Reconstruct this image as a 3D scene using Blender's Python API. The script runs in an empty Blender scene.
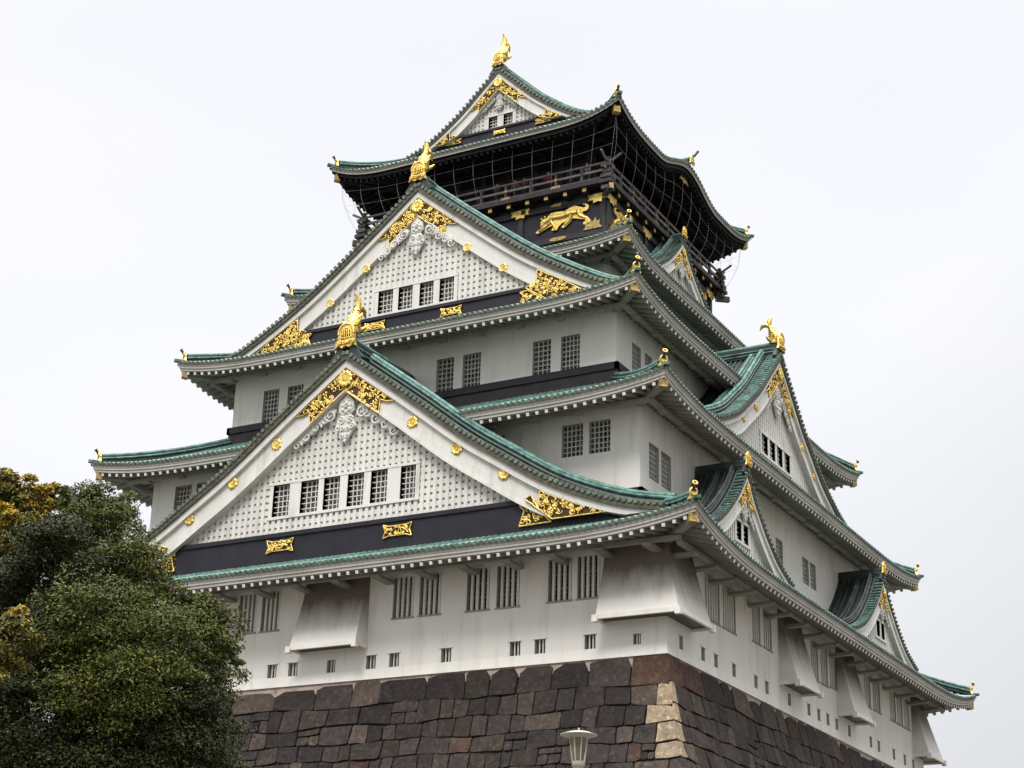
import bpy, math, random
import numpy as np
from mathutils import Vector, Matrix
random.seed(7); rng = np.random.default_rng(7)
R = math.radians
sc = bpy.context.scene
COL = sc.collection

# ------------------------------------------------------------------ camera
yaw, pit, rol, FPX = 0.509215, 0.3701217, 0.0292876, 1750.97
EYE = Vector((46.8007, -87.7810, -16.6429))
fw = Vector((-math.sin(yaw)*math.cos(pit), math.cos(yaw)*math.cos(pit), math.sin(pit)))
rt = Vector((math.cos(yaw), math.sin(yaw), 0)); up = rt.cross(fw)
rt2 = math.cos(rol)*rt + math.sin(rol)*up; up2 = -math.sin(rol)*rt + math.cos(rol)*up
cd = bpy.data.cameras.new('camera'); cam = bpy.data.objects.new('camera', cd); COL.objects.link(cam)
cd.sensor_width = 36; cd.lens = FPX*36/1024; cd.clip_end = 6000; cd.clip_start = .1
M = Matrix((rt2, up2, -fw)).transposed().to_4x4(); M.translation = EYE
cam.matrix_world = M; sc.camera = cam

# ------------------------------------------------------------------ sky, sun, exposure
SUN_EL, SUN_AZ = R(50), R(168)          # azimuth clockwise from +Y
w = bpy.data.worlds.new('World'); sc.world = w; w.use_nodes = True
nt = w.node_tree; nt.nodes.clear()
def N(t, typ, **kw):
    n = t.nodes.new(typ)
    for k, v in kw.items():
        if k.startswith('i_'):
            n.inputs[k[2:].replace('_', ' ')].default_value = v
        else: setattr(n, k, v)
    return n
sky = N(nt, 'ShaderNodeTexSky', sky_type='NISHITA', sun_disc=False, sun_elevation=SUN_EL, sun_rotation=SUN_AZ)
skys = N(nt, 'ShaderNodeVectorMath', operation='SCALE'); skys.inputs[3].default_value = .08
nt.links.new(sky.outputs[0], skys.inputs[0])
tc = N(nt, 'ShaderNodeTexCoord'); sep = N(nt, 'ShaderNodeSeparateXYZ'); nt.links.new(tc.outputs['Generated'], sep.inputs[0])
mp = N(nt, 'ShaderNodeMapping'); mp.inputs['Scale'].default_value = (2.2, 2.2, 5)
nt.links.new(tc.outputs['Generated'], mp.inputs[0])
nz = N(nt, 'ShaderNodeTexNoise', i_Scale=1.3, i_Detail=5., i_Roughness=.5); nt.links.new(mp.outputs[0], nz.inputs['Vector'])
cr = N(nt, 'ShaderNodeValToRGB'); nt.links.new(nz.outputs['Fac'], cr.inputs[0])
cr.color_ramp.elements[0].position = .32; cr.color_ramp.elements[0].color = (.925, .94, .985, 1)
cr.color_ramp.elements[1].position = .62; cr.color_ramp.elements[1].color = (.985, .98, 1.0, 1)
# overcast luminance rises from the horizon to the zenith, and is a little greyer to the east
mr = N(nt, 'ShaderNodeMapRange'); nt.links.new(sep.outputs['Z'], mr.inputs[0])
mr.interpolation_type = 'SMOOTHSTEP'
for i, v in ((1, .54), (2, 1.0), (3, 1.0), (4, 6.6)): mr.inputs[i].default_value = v
dt = N(nt, 'ShaderNodeVectorMath', operation='DOT_PRODUCT'); nt.links.new(tc.outputs['Generated'], dt.inputs[0])
dt.inputs[1].default_value = (-.6, 0, 1)
mr2 = N(nt, 'ShaderNodeMapRange'); nt.links.new(dt.outputs['Value'], mr2.inputs[0])
for i, v in ((1, .22), (2, .54), (3, .55), (4, .79)): mr2.inputs[i].default_value = v
mm = N(nt, 'ShaderNodeMath', operation='MULTIPLY'); nt.links.new(mr.outputs[0], mm.inputs[0]); nt.links.new(mr2.outputs[0], mm.inputs[1])
cl = N(nt, 'ShaderNodeVectorMath', operation='SCALE'); nt.links.new(cr.outputs[0], cl.inputs[0]); nt.links.new(mm.outputs[0], cl.inputs[3])
mx = N(nt, 'ShaderNodeMixRGB', i_Fac=.92); nt.links.new(skys.outputs[0], mx.inputs[1]); nt.links.new(cl.outputs[0], mx.inputs[2])
bg = N(nt, 'ShaderNodeBackground'); bg.inputs[1].default_value = 1.0; nt.links.new(mx.outputs[0], bg.inputs[0])
wo = N(nt, 'ShaderNodeOutputWorld'); nt.links.new(bg.outputs[0], wo.inputs[0])
sd = bpy.data.lights.new('sun', 'SUN'); sd.energy = 1.5; sd.angle = R(18); sd.color = (1, .95, .88)
so = bpy.data.objects.new('sun', sd); COL.objects.link(so); so.location = (0, 0, 90)
sdir = Vector((math.sin(SUN_AZ)*math.cos(SUN_EL), math.cos(SUN_AZ)*math.cos(SUN_EL), math.sin(SUN_EL)))
so.rotation_euler = sdir.to_track_quat('Z', 'Y').to_euler()
sc.view_settings.view_transform = 'Standard'; sc.view_settings.look = 'None'
sc.view_settings.exposure = 0.42; sc.view_settings.gamma = 1; sc.view_settings.use_curve_mapping = False

# ------------------------------------------------------------------ materials
def mat(name, c1, c2=None, scale=1., rough=.7, metal=0., stretch=(1, 1, 1), lo=.35, hi=.65, bump=0., bscale=20., c3=None, s3=8., detail=6., attr=None, spec=.4, st3=None):
    m = bpy.data.materials.new(name); m.use_nodes = True; t = m.node_tree
    b = t.nodes['Principled BSDF']; b.inputs['Roughness'].default_value = rough; b.inputs['Metallic'].default_value = metal
    b.inputs['Specular IOR Level'].default_value = spec
    co = N(t, 'ShaderNodeTexCoord'); mp = N(t, 'ShaderNodeMapping'); mp.inputs['Scale'].default_value = stretch
    t.links.new(co.outputs['Object'], mp.inputs[0])
    out = None
    if c2 is not None:
        n = N(t, 'ShaderNodeTexNoise', i_Scale=scale, i_Detail=detail, i_Roughness=.6); t.links.new(mp.outputs[0], n.inputs['Vector'])
        r = N(t, 'ShaderNodeValToRGB'); t.links.new(n.outputs['Fac'], r.inputs[0])
        r.color_ramp.elements[0].position = lo; r.color_ramp.elements[0].color = (*c1, 1)
        r.color_ramp.elements[1].position = hi; r.color_ramp.elements[1].color = (*c2, 1)
        out = r.outputs[0]
        if c3 is not None:
            n3 = N(t, 'ShaderNodeTexNoise', i_Scale=s3, i_Detail=5., i_Roughness=.65); 
            if st3:
                m3 = N(t, 'ShaderNodeMapping'); m3.inputs['Scale'].default_value = st3; t.links.new(co.outputs['Object'], m3.inputs[0]); t.links.new(m3.outputs[0], n3.inputs['Vector'])
            else: t.links.new(co.outputs['Object'], n3.inputs['Vector'])
            r3 = N(t, 'ShaderNodeValToRGB'); t.links.new(n3.outputs['Fac'], r3.inputs[0])
            r3.color_ramp.elements[0].position = .52; r3.color_ramp.elements[0].color = (0, 0, 0, 1)
            r3.color_ramp.elements[1].position = .70; r3.color_ramp.elements[1].color = (1, 1, 1, 1)
            x = N(t, 'ShaderNodeMixRGB'); t.links.new(r3.outputs[0], x.inputs[0]); t.links.new(out, x.inputs[1]); x.inputs[2].default_value = (*c3, 1)
            out = x.outputs[0]
    else:
        g = N(t, 'ShaderNodeRGB'); g.outputs[0].default_value = (*c1, 1); out = g.outputs[0]
    if attr:
        a = N(t, 'ShaderNodeVertexColor', layer_name=attr)
        x = N(t, 'ShaderNodeMixRGB', blend_type='MULTIPLY', i_Fac=1.); t.links.new(a.outputs[0], x.inputs[1]); t.links.new(out, x.inputs[2]); out = x.outputs[0]
    t.links.new(out, b.inputs['Base Color'])
    if bump:
        nb = N(t, 'ShaderNodeTexNoise', i_Scale=bscale, i_Detail=6., i_Roughness=.6); t.links.new(co.outputs['Object'], nb.inputs['Vector'])
        bp = N(t, 'ShaderNodeBump', i_Strength=bump, i_Distance=.05); t.links.new(nb.outputs['Fac'], bp.inputs['Height']); t.links.new(bp.outputs[0], b.inputs['Normal'])
    return m
plaster = mat('white_plaster', (.70, .685, .64), (.785, .77, .725), .35, .85, stretch=(1, 1, .25), lo=.3, hi=.6, bump=.12, bscale=6, c3=(.645, .62, .565), s3=1.6, st3=(1, 1, .13))
gable_pl = mat('gable_plaster', (.56, .55, .515), (.64, .63, .59), .8, .85, stretch=(1, 1, .3), lo=.3, hi=.62, bump=.12, bscale=6, c3=(.48, .465, .425), s3=1.8, st3=(1, 1, .2))
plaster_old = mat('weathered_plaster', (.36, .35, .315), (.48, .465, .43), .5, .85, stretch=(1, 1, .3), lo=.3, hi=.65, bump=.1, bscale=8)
soffit_m = mat('dirty_shaded_soffit', (.20, .193, .17), (.31, .30, .27), .8, .9, lo=.3, hi=.7)  # dirty plaster, with the shade under the eaves also put into the colour
stain_shade = mat('stained_shaded_plaster', (.66, .645, .60), (.72, .70, .655), .5, .85, stretch=(1, 1, .4), lo=.3, hi=.6, bump=.1, bscale=8)
# stained plaster: brown dirt and eave shade put into the colour, in a drifting band
def add_stain_shade(m):
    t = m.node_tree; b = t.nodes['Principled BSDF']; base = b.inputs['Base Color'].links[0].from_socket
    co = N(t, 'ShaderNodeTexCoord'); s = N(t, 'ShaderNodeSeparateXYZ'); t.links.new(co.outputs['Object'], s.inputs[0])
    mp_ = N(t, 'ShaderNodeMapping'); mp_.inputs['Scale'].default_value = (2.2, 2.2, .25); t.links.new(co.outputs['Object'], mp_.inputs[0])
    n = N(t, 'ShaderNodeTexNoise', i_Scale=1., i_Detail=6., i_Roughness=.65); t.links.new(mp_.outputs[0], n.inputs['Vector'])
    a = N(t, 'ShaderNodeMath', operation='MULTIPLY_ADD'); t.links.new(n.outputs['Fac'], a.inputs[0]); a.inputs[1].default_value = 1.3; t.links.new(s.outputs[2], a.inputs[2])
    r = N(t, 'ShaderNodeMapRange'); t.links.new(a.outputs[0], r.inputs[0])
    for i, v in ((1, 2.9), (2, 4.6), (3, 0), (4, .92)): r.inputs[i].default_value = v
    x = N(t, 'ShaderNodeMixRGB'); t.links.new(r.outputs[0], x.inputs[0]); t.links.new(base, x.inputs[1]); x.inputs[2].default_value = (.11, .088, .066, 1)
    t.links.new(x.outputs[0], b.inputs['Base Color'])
add_stain_shade(stain_shade)
tile = mat('verdigris_copper_tile', (.024, .042, .036), (.075, .175, .14), 1.3, .6, lo=.36, hi=.66, bump=.3, bscale=14, c3=(.17, .30, .245), s3=4.)
tile_dark = mat('dark_copper_roll', (.016, .020, .020), (.035, .055, .048), .9, .6, lo=.35, hi=.7, c3=(.06, .12, .10), s3=2.)
tile_pan = mat('dark_copper_pan', (.02, .026, .024), (.05, .12, .10), 1.3, .6, lo=.4, hi=.7)
pale_v = mat('bleached_eave_tile', (.13, .175, .14), (.38, .44, .38), 3., .5, lo=.3, hi=.6)
pale_g = mat('pale_eave_verdigris', (.065, .135, .105), (.22, .36, .295), 3., .5, lo=.3, hi=.6)
verdi = mat('bright_verdigris', (.020, .058, .048), (.115, .26, .21), 2.6, .55, lo=.32, hi=.62, c3=(.02, .035, .03), s3=5., bump=.35, bscale=18)
tile_end = mat('tile_end_disc', (.03, .036, .026), (.10, .115, .08), 2.5, .6, lo=.35, hi=.6)
rake_end = mat('rake_tile_end', (.055, .064, .042), (.17, .19, .13), 4., .5, lo=.35, hi=.65)
verge_m = mat('verge_pan_edge', (.035, .034, .024), (.095, .09, .06), 5., .6)
darkroof = mat('dark_ridge_tile', (.018, .022, .024), (.04, .055, .05), 2., .5)
black = mat('black_lacquer', (.010, .010, .015), (.020, .019, .027), 1.2, .5, lo=.3, hi=.7, spec=.25)
blackwood = mat('black_stained_wood', (.012, .010, .012), (.03, .026, .028), 2., .6)
sootwood = mat('black_eave_wood', (.006, .005, .006), (.014, .012, .013), 2., .75, spec=.15)
brownwood = mat('weathered_dark_wood', (.035, .028, .028), (.085, .07, .068), 2.5, .7)
railwood = mat('grey_rail_wood', (.10, .09, .09), (.2, .18, .18), 3., .7)
gold = mat('gilded_metal', (.64, .42, .09), (.88, .65, .20), 5., .40, metal=.85, lo=.3, hi=.6, bump=.35, bscale=30, c3=(.30, .19, .05), s3=4.)
golddull = mat('tarnished_gilding', (.22, .15, .05), (.50, .37, .15), 6., .5, metal=.6, lo=.3, hi=.7, bump=.3, bscale=30)
goldback = mat('gilding_ground', (.03, .018, .010), (.09, .05, .015), 9., .6, metal=.4)
flashb = mat('brown_flashing', (.014, .012, .013), (.030, .025, .025), 1.5, .6, spec=.25)
dark = mat('dark_interior', (.008, .008, .009), (.016, .016, .018), 3., .35)
glass = mat('grey_window_screen', (.02, .02, .02), (.15, .147, .14), 2.4, .5, stretch=(1, 1, 1.6), lo=.38, hi=.6)
bar = mat('window_bar_paint', (.60, .59, .55), (.70, .69, .64), 3., .8)
gridbar = mat('pale_window_grid', (.50, .49, .46), (.62, .61, .57), 3., .8)
greybar = mat('grey_window_grid', (.22, .22, .21), (.32, .32, .31), 3., .8)
wire = mat('steel_net_wire', (.34, .34, .36), (.44, .44, .46), 2., .5, metal=.3)

# ------------------------------------------------------------------ mesh builder
ID = lambda u, d, z: (u, d, z)
def FACE(k, off=0.):
    return {'f': lambda u, d, z: (u+off, -d, z), 'r': lambda u, d, z: (d, u+off, z),
            'b': lambda u, d, z: (-u-off, d, z), 'l': lambda u, d, z: (-d, -u-off, z)}[k]
class MB:
    def __init__(s, T=ID): s.v = []; s.f = []; s.m = []; s.s = []; s.T = T; s.c = None
    def add(s, vs, fs, m=0, smooth=False):
        o = len(s.v); T = s.T
        s.v.extend(T(*p) for p in vs)
        for f in fs: s.f.append([i+o for i in f]); s.m.append(m); s.s.append(smooth)
    def box(s, u0, u1, d0, d1, z0, z1, m=0):
        vs = [(u, d, z) for z in (z0, z1) for d in (d0, d1) for u in (u0, u1)]
        s.add(vs, [(0, 1, 3, 2), (4, 6, 7, 5), (0, 4, 5, 1), (2, 3, 7, 6), (0, 2, 6, 4), (1, 5, 7, 3)], m)
    def beam(s, P, Q, w, h, m=0, endm=None, upv=(0, 0, 1)):
        P = Vector(P); Q = Vector(Q); a = (Q-P).normalized(); r = a.cross(Vector(upv)).normalized(); t = r.cross(a).normalized()
        vs = [tuple(X + r*sx*w/2 + t*sz*h/2) for X in (P, Q) for sz in (-1, 1) for sx in (-1, 1)]
        s.add(vs, [(0, 2, 6, 4), (1, 5, 7, 3), (2, 3, 7, 6), (0, 4, 5, 1)], m)
        s.add(vs, [(0, 1, 3, 2), (4, 6, 7, 5)], m if endm is None else endm)
    def tube(s, pts, r, n=8, m=0, capm=None, smooth=True):
        P = [Vector(p) for p in pts]; k = len(P); rs = r if isinstance(r, (list, tuple)) else [r]*k
        vs = []; prev = None
        for i, p in enumerate(P):
            t = (P[min(i+1, k-1)]-P[max(i-1, 0)])
            t = t.normalized() if t.length > 1e-9 else Vector((0, 0, 1))
            if prev is None:
                a = Vector((0, 0, 1)) if abs(t.z) < .9 else Vector((1, 0, 0)); prev = t.cross(a).normalized()
            x = (prev-t*prev.dot(t)).normalized(); prev = x; y = t.cross(x)
            for j in range(n):
                q = 2*math.pi*j/n; vs.append(tuple(p+(x*math.cos(q)+y*math.sin(q))*rs[i]))
        fs = [(i*n+j, i*n+(j+1) % n, (i+1)*n+(j+1) % n, (i+1)*n+j) for i in range(k-1) for j in range(n)]
        s.add(vs, fs, m, smooth)
        s.add(vs, [tuple(range(n))[::-1], tuple((k-1)*n+j for j in range(n))], m if capm is None else capm)
    def prism(s, poly, d0, d1, m=0, mside=None):        # polygon in (u, z) from d0 (back) to d1 (front)
        n = len(poly); vs = [(u, d0, z) for u, z in poly]+[(u, d1, z) for u, z in poly]
        s.add(vs, [tuple(range(n))[::-1], tuple(range(n, 2*n))], m)
        s.add(vs, [(i, (i+1) % n, n+(i+1) % n, n+i) for i in range(n)], m if mside is None else mside)
    def ball(s, c, r, m=0, nu=8, nv=6, fr=1.):           # ellipsoid, r = (ru, rd, rz)
        vs = [(c[0]+r[0]*math.sin(math.pi*i/nv)*math.cos(2*math.pi*j/nu), c[1]+r[1]*math.sin(math.pi*i/nv)*math.sin(2*math.pi*j/nu), c[2]+r[2]*math.cos(math.pi*i/nv)) for i in range(nv+1) for j in range(nu)]
        s.add(vs, [(i*nu+j, i*nu+(j+1) % nu, (i+1)*nu+(j+1) % nu, (i+1)*nu+j) for i in range(nv) for j in range(nu)], m, True)
    def build(s, name, mats, parent=None, col=None):
        me = bpy.data.meshes.new(name); me.from_pydata(s.v, [], s.f)
        for x in (mats if isinstance(mats, (list, tuple)) else [mats]): me.materials.append(x)
        me.polygons.foreach_set('material_index', s.m); me.polygons.foreach_set('use_smooth', s.s)
        if col is not None:
            ca = me.color_attributes.new('col', 'FLOAT_COLOR', 'POINT'); ca.data.foreach_set('color', np.asarray(col, dtype=np.float32).ravel())
        me.update(); o = bpy.data.objects.new(name, me); COL.objects.link(o)
        if parent is not None:
            o.parent = parent
            if parent.matrix_parent_inverse: pass
        return o
def tag(o, label=None, cat=None, group=None, kind=None):
    for k, v in (('label', label), ('category', cat), ('group', group), ('kind', kind)):
        if v: o[k] = v
    return o
def empty(name, loc=(0, 0, 0), parent=None):
    o = bpy.data.objects.new(name, None); COL.objects.link(o); o.location = loc; o.empty_display_size = .5
    if parent: o.parent = parent
    return o
def interp(pts, x):
    return float(np.interp(x, [p[0] for p in pts], [p[1] for p in pts]))
def inside(poly, x, y):
    c = False; n = len(poly); j = n-1
    for i in range(n):
        xi, yi = poly[i]; xj, yj = poly[j]
        if (yi > y) != (yj > y) and x < (xj-xi)*(y-yi)/(yj-yi)+xi: c = not c
        j = i
    return c
def smoothprof(pts, n=22):                               # resample a polyline with a Catmull-Rom spline
    P = [np.array(p, float) for p in pts]; P = [2*P[0]-P[1]]+P+[2*P[-1]-P[-2]]; out = []
    for i in range(1, len(P)-2):
        for t in np.linspace(0, 1, max(2, n//(len(P)-3)+1))[:-1]:
            a, b, c, d = P[i-1:i+3]
            out.append(tuple(.5*((2*b)+(c-a)*t+(2*a-5*b+4*c-d)*t*t+(3*b-a-3*c+d)*t**3)))
    out.append(tuple(P[-2])); return out

castle = tag(empty('castle_tower'), 'five-tiered white castle tower with green tiled gables and gold ornaments on the stone base', 'castle')

# ------------------------------------------------------------------ walls and windows
def wall_face(mb, T, u0, u1, z0, z1, d, holes, m=0):
    mb.T = T
    us = sorted({u0, u1, *[h[0] for h in holes], *[h[1] for h in holes]}); zs = sorted({z0, z1, *[h[2] for h in holes], *[h[3] for h in holes]})
    us = [u for u in us if u0 <= u <= u1]; zs = [z for z in zs if z0 <= z <= z1]
    for a, b in zip(us, us[1:]):
        for c, e in zip(zs, zs[1:]):
            cu, cz = (a+b)/2, (c+e)/2
            if any(h[0] < cu < h[1] and h[2] < cz < h[3] for h in holes): continue
            mb.add([(a, d, c), (b, d, c), (b, d, e), (a, d, e)], [(0, 1, 2, 3)], m)
def window(T, h, d, parent, style='grid', name='lattice_window', sill=False):
    u0, u1, z0, z1 = h; mb = MB(T); dp = .3
    for q in ([(u0, d, z0), (u0, d-dp, z0), (u0, d-dp, z1), (u0, d, z1)], [(u1, d, z0), (u1, d-dp, z0), (u1, d-dp, z1), (u1, d, z1)],
              [(u0, d, z0), (u1, d, z0), (u1, d-dp, z0), (u0, d-dp, z0)], [(u0, d, z1), (u1, d, z1), (u1, d-dp, z1), (u0, d-dp, z1)]):
        mb.add(q, [(0, 1, 2, 3)], 0)
    mb.add([(u0, d-dp, z0), (u1, d-dp, z0), (u1, d-dp, z1), (u0, d-dp, z1)], [(0, 1, 2, 3)], 1)
    W, H = u1-u0, z1-z0
    if style == 'bars':
        n = 4 if W < 1.6 else 6
        for i in range(n):
            c = u0+W*(i+.8)/(n+.25); mb.box(c-.062, c+.062, d-.2, d-.07, z0, z1, 2)
        for zz in (z0+H*.33, z0+H*.66): mb.box(u0, u1, d-.28, d-.25, zz-.03, zz+.03, 3)
        for k in range(1, 9): mb.box(u0, u1, d-.29, d-.27, z0+H*k/9-.012, z0+H*k/9+.012, 3)
    elif style == 'grid':
        nx = max(3, round(W/.235)); nz_ = max(4, round(H/.27))
        for i in range(1, nx): c = u0+W*i/nx; mb.box(c-.022, c+.022, d-.2, d-.15, z0, z1, 2)
        for k in range(1, nz_): c = z0+H*k/nz_; mb.box(u0, u1, d-.195, d-.145, c-.022, c+.022, 2)
    elif style == 'loop':
        for i in range(1, 3): c = u0+W*i/3; mb.box(c-.03, c+.03, d-.2, d-.12, z0, z1, 2)
    if sill:
        mb.box(u0-.06, u1+.06, d+.003, d+.05, z0-.08, z0-.003, 3)
    if style == 'loop':
        mb.box(u0-.09, u1+.09, d+.002, d+.06, z1, z1+.07, 4)
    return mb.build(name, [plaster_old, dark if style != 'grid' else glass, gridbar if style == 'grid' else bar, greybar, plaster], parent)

def storey(name, a, b, z0, z1, holes, wm=plaster, style='grid', sill=False, wname='lattice_window', base=False):
    mb = MB()
    for k in 'frbl':
        L, D = (a, b) if k in 'fb' else (b, a)
        wall_face(mb, FACE(k), -L, L, z0, z1, D, holes.get(k, []))
    o = mb.build(name, [wm], castle)
    for k, hs in holes.items():
        for h in hs:
            st = h[4] if len(h) > 4 else style
            window(FACE(k), h[:4], b if k in 'fb' else a, o, st, 'loophole' if st == 'loop' else wname, sill and st == 'bars')
    return o
def mir(l): return l+[(-h[1], -h[0], *h[2:]) for h in l]

A1, B1 = 16.64, 19.40; A2, B2 = 14.53, 17.60; A3, B3 = 11.87, 14.68; A4, B4 = 8.5, 9.2; A5, B5 = 7.85, 7.7
fw_ = [(-6.6, -5.5, 2.87, 4.83), (-5.2, -4.08, 2.87, 4.83), (2.5, 3.66, 2.83, 4.8), (3.97, 5.14, 2.83, 4.8), (6.54, 7.76, 2.8, 4.78), (8.13, 9.33, 2.8, 4.78),
       (10.8, 12.0, 2.83, 4.78), (12.28, 13.42, 2.83, 4.78), (-9.02, -7.95, 2.87, 4.83), (-10.4, -9.3, 2.87, 4.83), (-13.6, -12.4, 2.87, 4.83), (-12.1, -10.95, 2.87, 4.83)]
fl = [(c-.27, c+.27, .47, 1.15, 'loop') for c in (-4.28, -3.04, 1.44, 2.73, 5.56, 9.18, 10.45, 12.95, -8.2, -10.6, -13)]+[(-.82-.24, -.82+.24, .4, 1.1, 'loop'), (15.05, 15.42, .52, .98, 'loop')]
rw_ = [(-15.15, -13.3, 2.6, 4.72), (-12.98, -11.3, 2.6, 4.72), (-9.2, -8.05, 2.77, 4.72), (-7.7, -6.5, 2.77, 4.72), (-.75, .4, 2.6, 4.66), (.75, 1.9, 2.6, 4.66), (2.2, 3.4, 2.7, 4.66),
       (8.2, 9.3, 2.8, 4.55), (9.7, 11.1, 2.8, 4.55), (12.95, 14.1, 2.8, 4.55), (14.35, 15.5, 2.8, 4.55), (15.75, 16.85, 2.8, 4.55)]
rl = [(c-.22, c+.22, .38, 1.1, 'loop') for c in (-17.85, -15.37, -13.84, -11.64, -8.82, -7.34, -4.2, -1.31, .22, 1.65, 3.1, 5.2, 8.97, 10.44, 13.29, 15.46, 17.2)]
walls1 = storey('storey_wall', A1, B1, 0, 5.7, {'f': fw_+fl, 'r': rw_+rl, 'l': mir([(3, 4.2, 2.8, 4.7), (9, 10.2, 2.8, 4.7)]), 'b': mir([(3, 4.2, 2.8, 4.7), (9, 10.2, 2.8, 4.7)])}, style='bars', sill=True, wname='barred_window')
t2f = mir([(10.43, 11.56, 10.3, 11.92), (11.89, 13.0, 10.3, 11.92), (6.2, 7.3, 10.3, 11.92)])
t2r = [(-16.57, -15.43, 9.1, 10.87), (-15.16, -14.0, 9.1, 10.87), (4.45, 5.5, 9.2, 10.72), (5.72, 6.72, 9.2, 10.72), (.2, 1.3, 9.2, 10.72), (14, 15.16, 9.1, 10.87), (15.43, 16.57, 9.1, 10.87)]
walls2 = storey('storey_wall', A2, B2, 6.2, 13.1, {'f': t2f, 'r': t2r, 'l': mir([(14, 15.16, 9.1, 10.87), (4, 5.1, 9.1, 10.87)]), 'b': t2f})
t3f = mir([(1.4, 2.45, 16.1, 17.95), (3.0, 4.08, 16.1, 17.95), (7.15, 8.2, 16.1, 17.97), (8.78, 9.85, 16.1, 17.97)])
t3r = mir([(10.3, 11.2, 16.3, 17.88), (11.7, 12.78, 16.3, 17.88)])
walls3 = storey('storey_wall', A3, B3, 13.2, 19.4, {'f': t3f, 'r': t3r, 'l': t3r, 'b': t3f})
walls4 = storey('storey_wall', A4, B4, 21.5, 25.2, {})
# stone-drop bays (sloping boxes with an open foot)
def bay(T, prof, lip=True):
    """prof: list of (u_top, u_bottom, d_wall, d_bottom) columns given in world xy: [(top_xy),(bottom_xy)]"""
def drop_bay(pts_top, pts_bot, zt, zb):
    mb = MB(); n = len(pts_top)
    K = 7
    rows = []
    for i in range(K):
        t = i/(K-1); f = t**1.15
        rows.append([(a[0]+(b[0]-a[0])*f, a[1]+(b[1]-a[1])*f, zt+(zb-zt)*t) for a, b in zip(pts_top, pts_bot)])
    vs = [p for r_ in rows for p in r_]
    mb.add(vs, [(i*n+j, i*n+j+1, (i+1)*n+j+1, (i+1)*n+j) for i in range(K-1) for j in range(n-1)], 0)
    mb.add([(p[0], p[1], zb-.005) for p in pts_bot], [tuple(range(n))], 2)
    o = mb.build('stone_drop_bay', [stain_shade, plaster, dark], walls1)
    lp = MB(); P = [(p[0], p[1], zb-.02) for p in pts_bot]
    for p, q in list(zip(P, P[1:])): lp.beam(p, q, .14, .2, 0)
    for p in P[1:-1]: lp.box(p[0]-.13, p[0]+.13, p[1]-.13, p[1]+.13, zb-.24, zb+.06, 0)
    lp.build('foot_beam', [plaster], o)
    return o
e = .004
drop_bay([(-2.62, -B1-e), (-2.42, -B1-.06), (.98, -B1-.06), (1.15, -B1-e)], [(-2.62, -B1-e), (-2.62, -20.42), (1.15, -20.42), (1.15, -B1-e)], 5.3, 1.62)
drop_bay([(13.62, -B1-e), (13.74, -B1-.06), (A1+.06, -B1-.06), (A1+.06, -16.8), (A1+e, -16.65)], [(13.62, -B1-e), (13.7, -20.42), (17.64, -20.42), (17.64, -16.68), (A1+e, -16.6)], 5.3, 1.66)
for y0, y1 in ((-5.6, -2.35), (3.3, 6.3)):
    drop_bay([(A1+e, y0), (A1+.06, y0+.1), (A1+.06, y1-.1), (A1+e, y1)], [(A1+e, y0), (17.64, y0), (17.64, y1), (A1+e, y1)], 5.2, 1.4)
drop_bay([(A1+e, 17.3), (A1+.06, 17.4), (A1+.06, B1+.06), (13.7, B1+.06), (13.6, B1+e)], [(A1+e, 17.3), (17.64, 17.3), (17.64, 20.42), (13.7, 20.42), (13.6, B1+e)], 5.2, 1.4)

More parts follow.
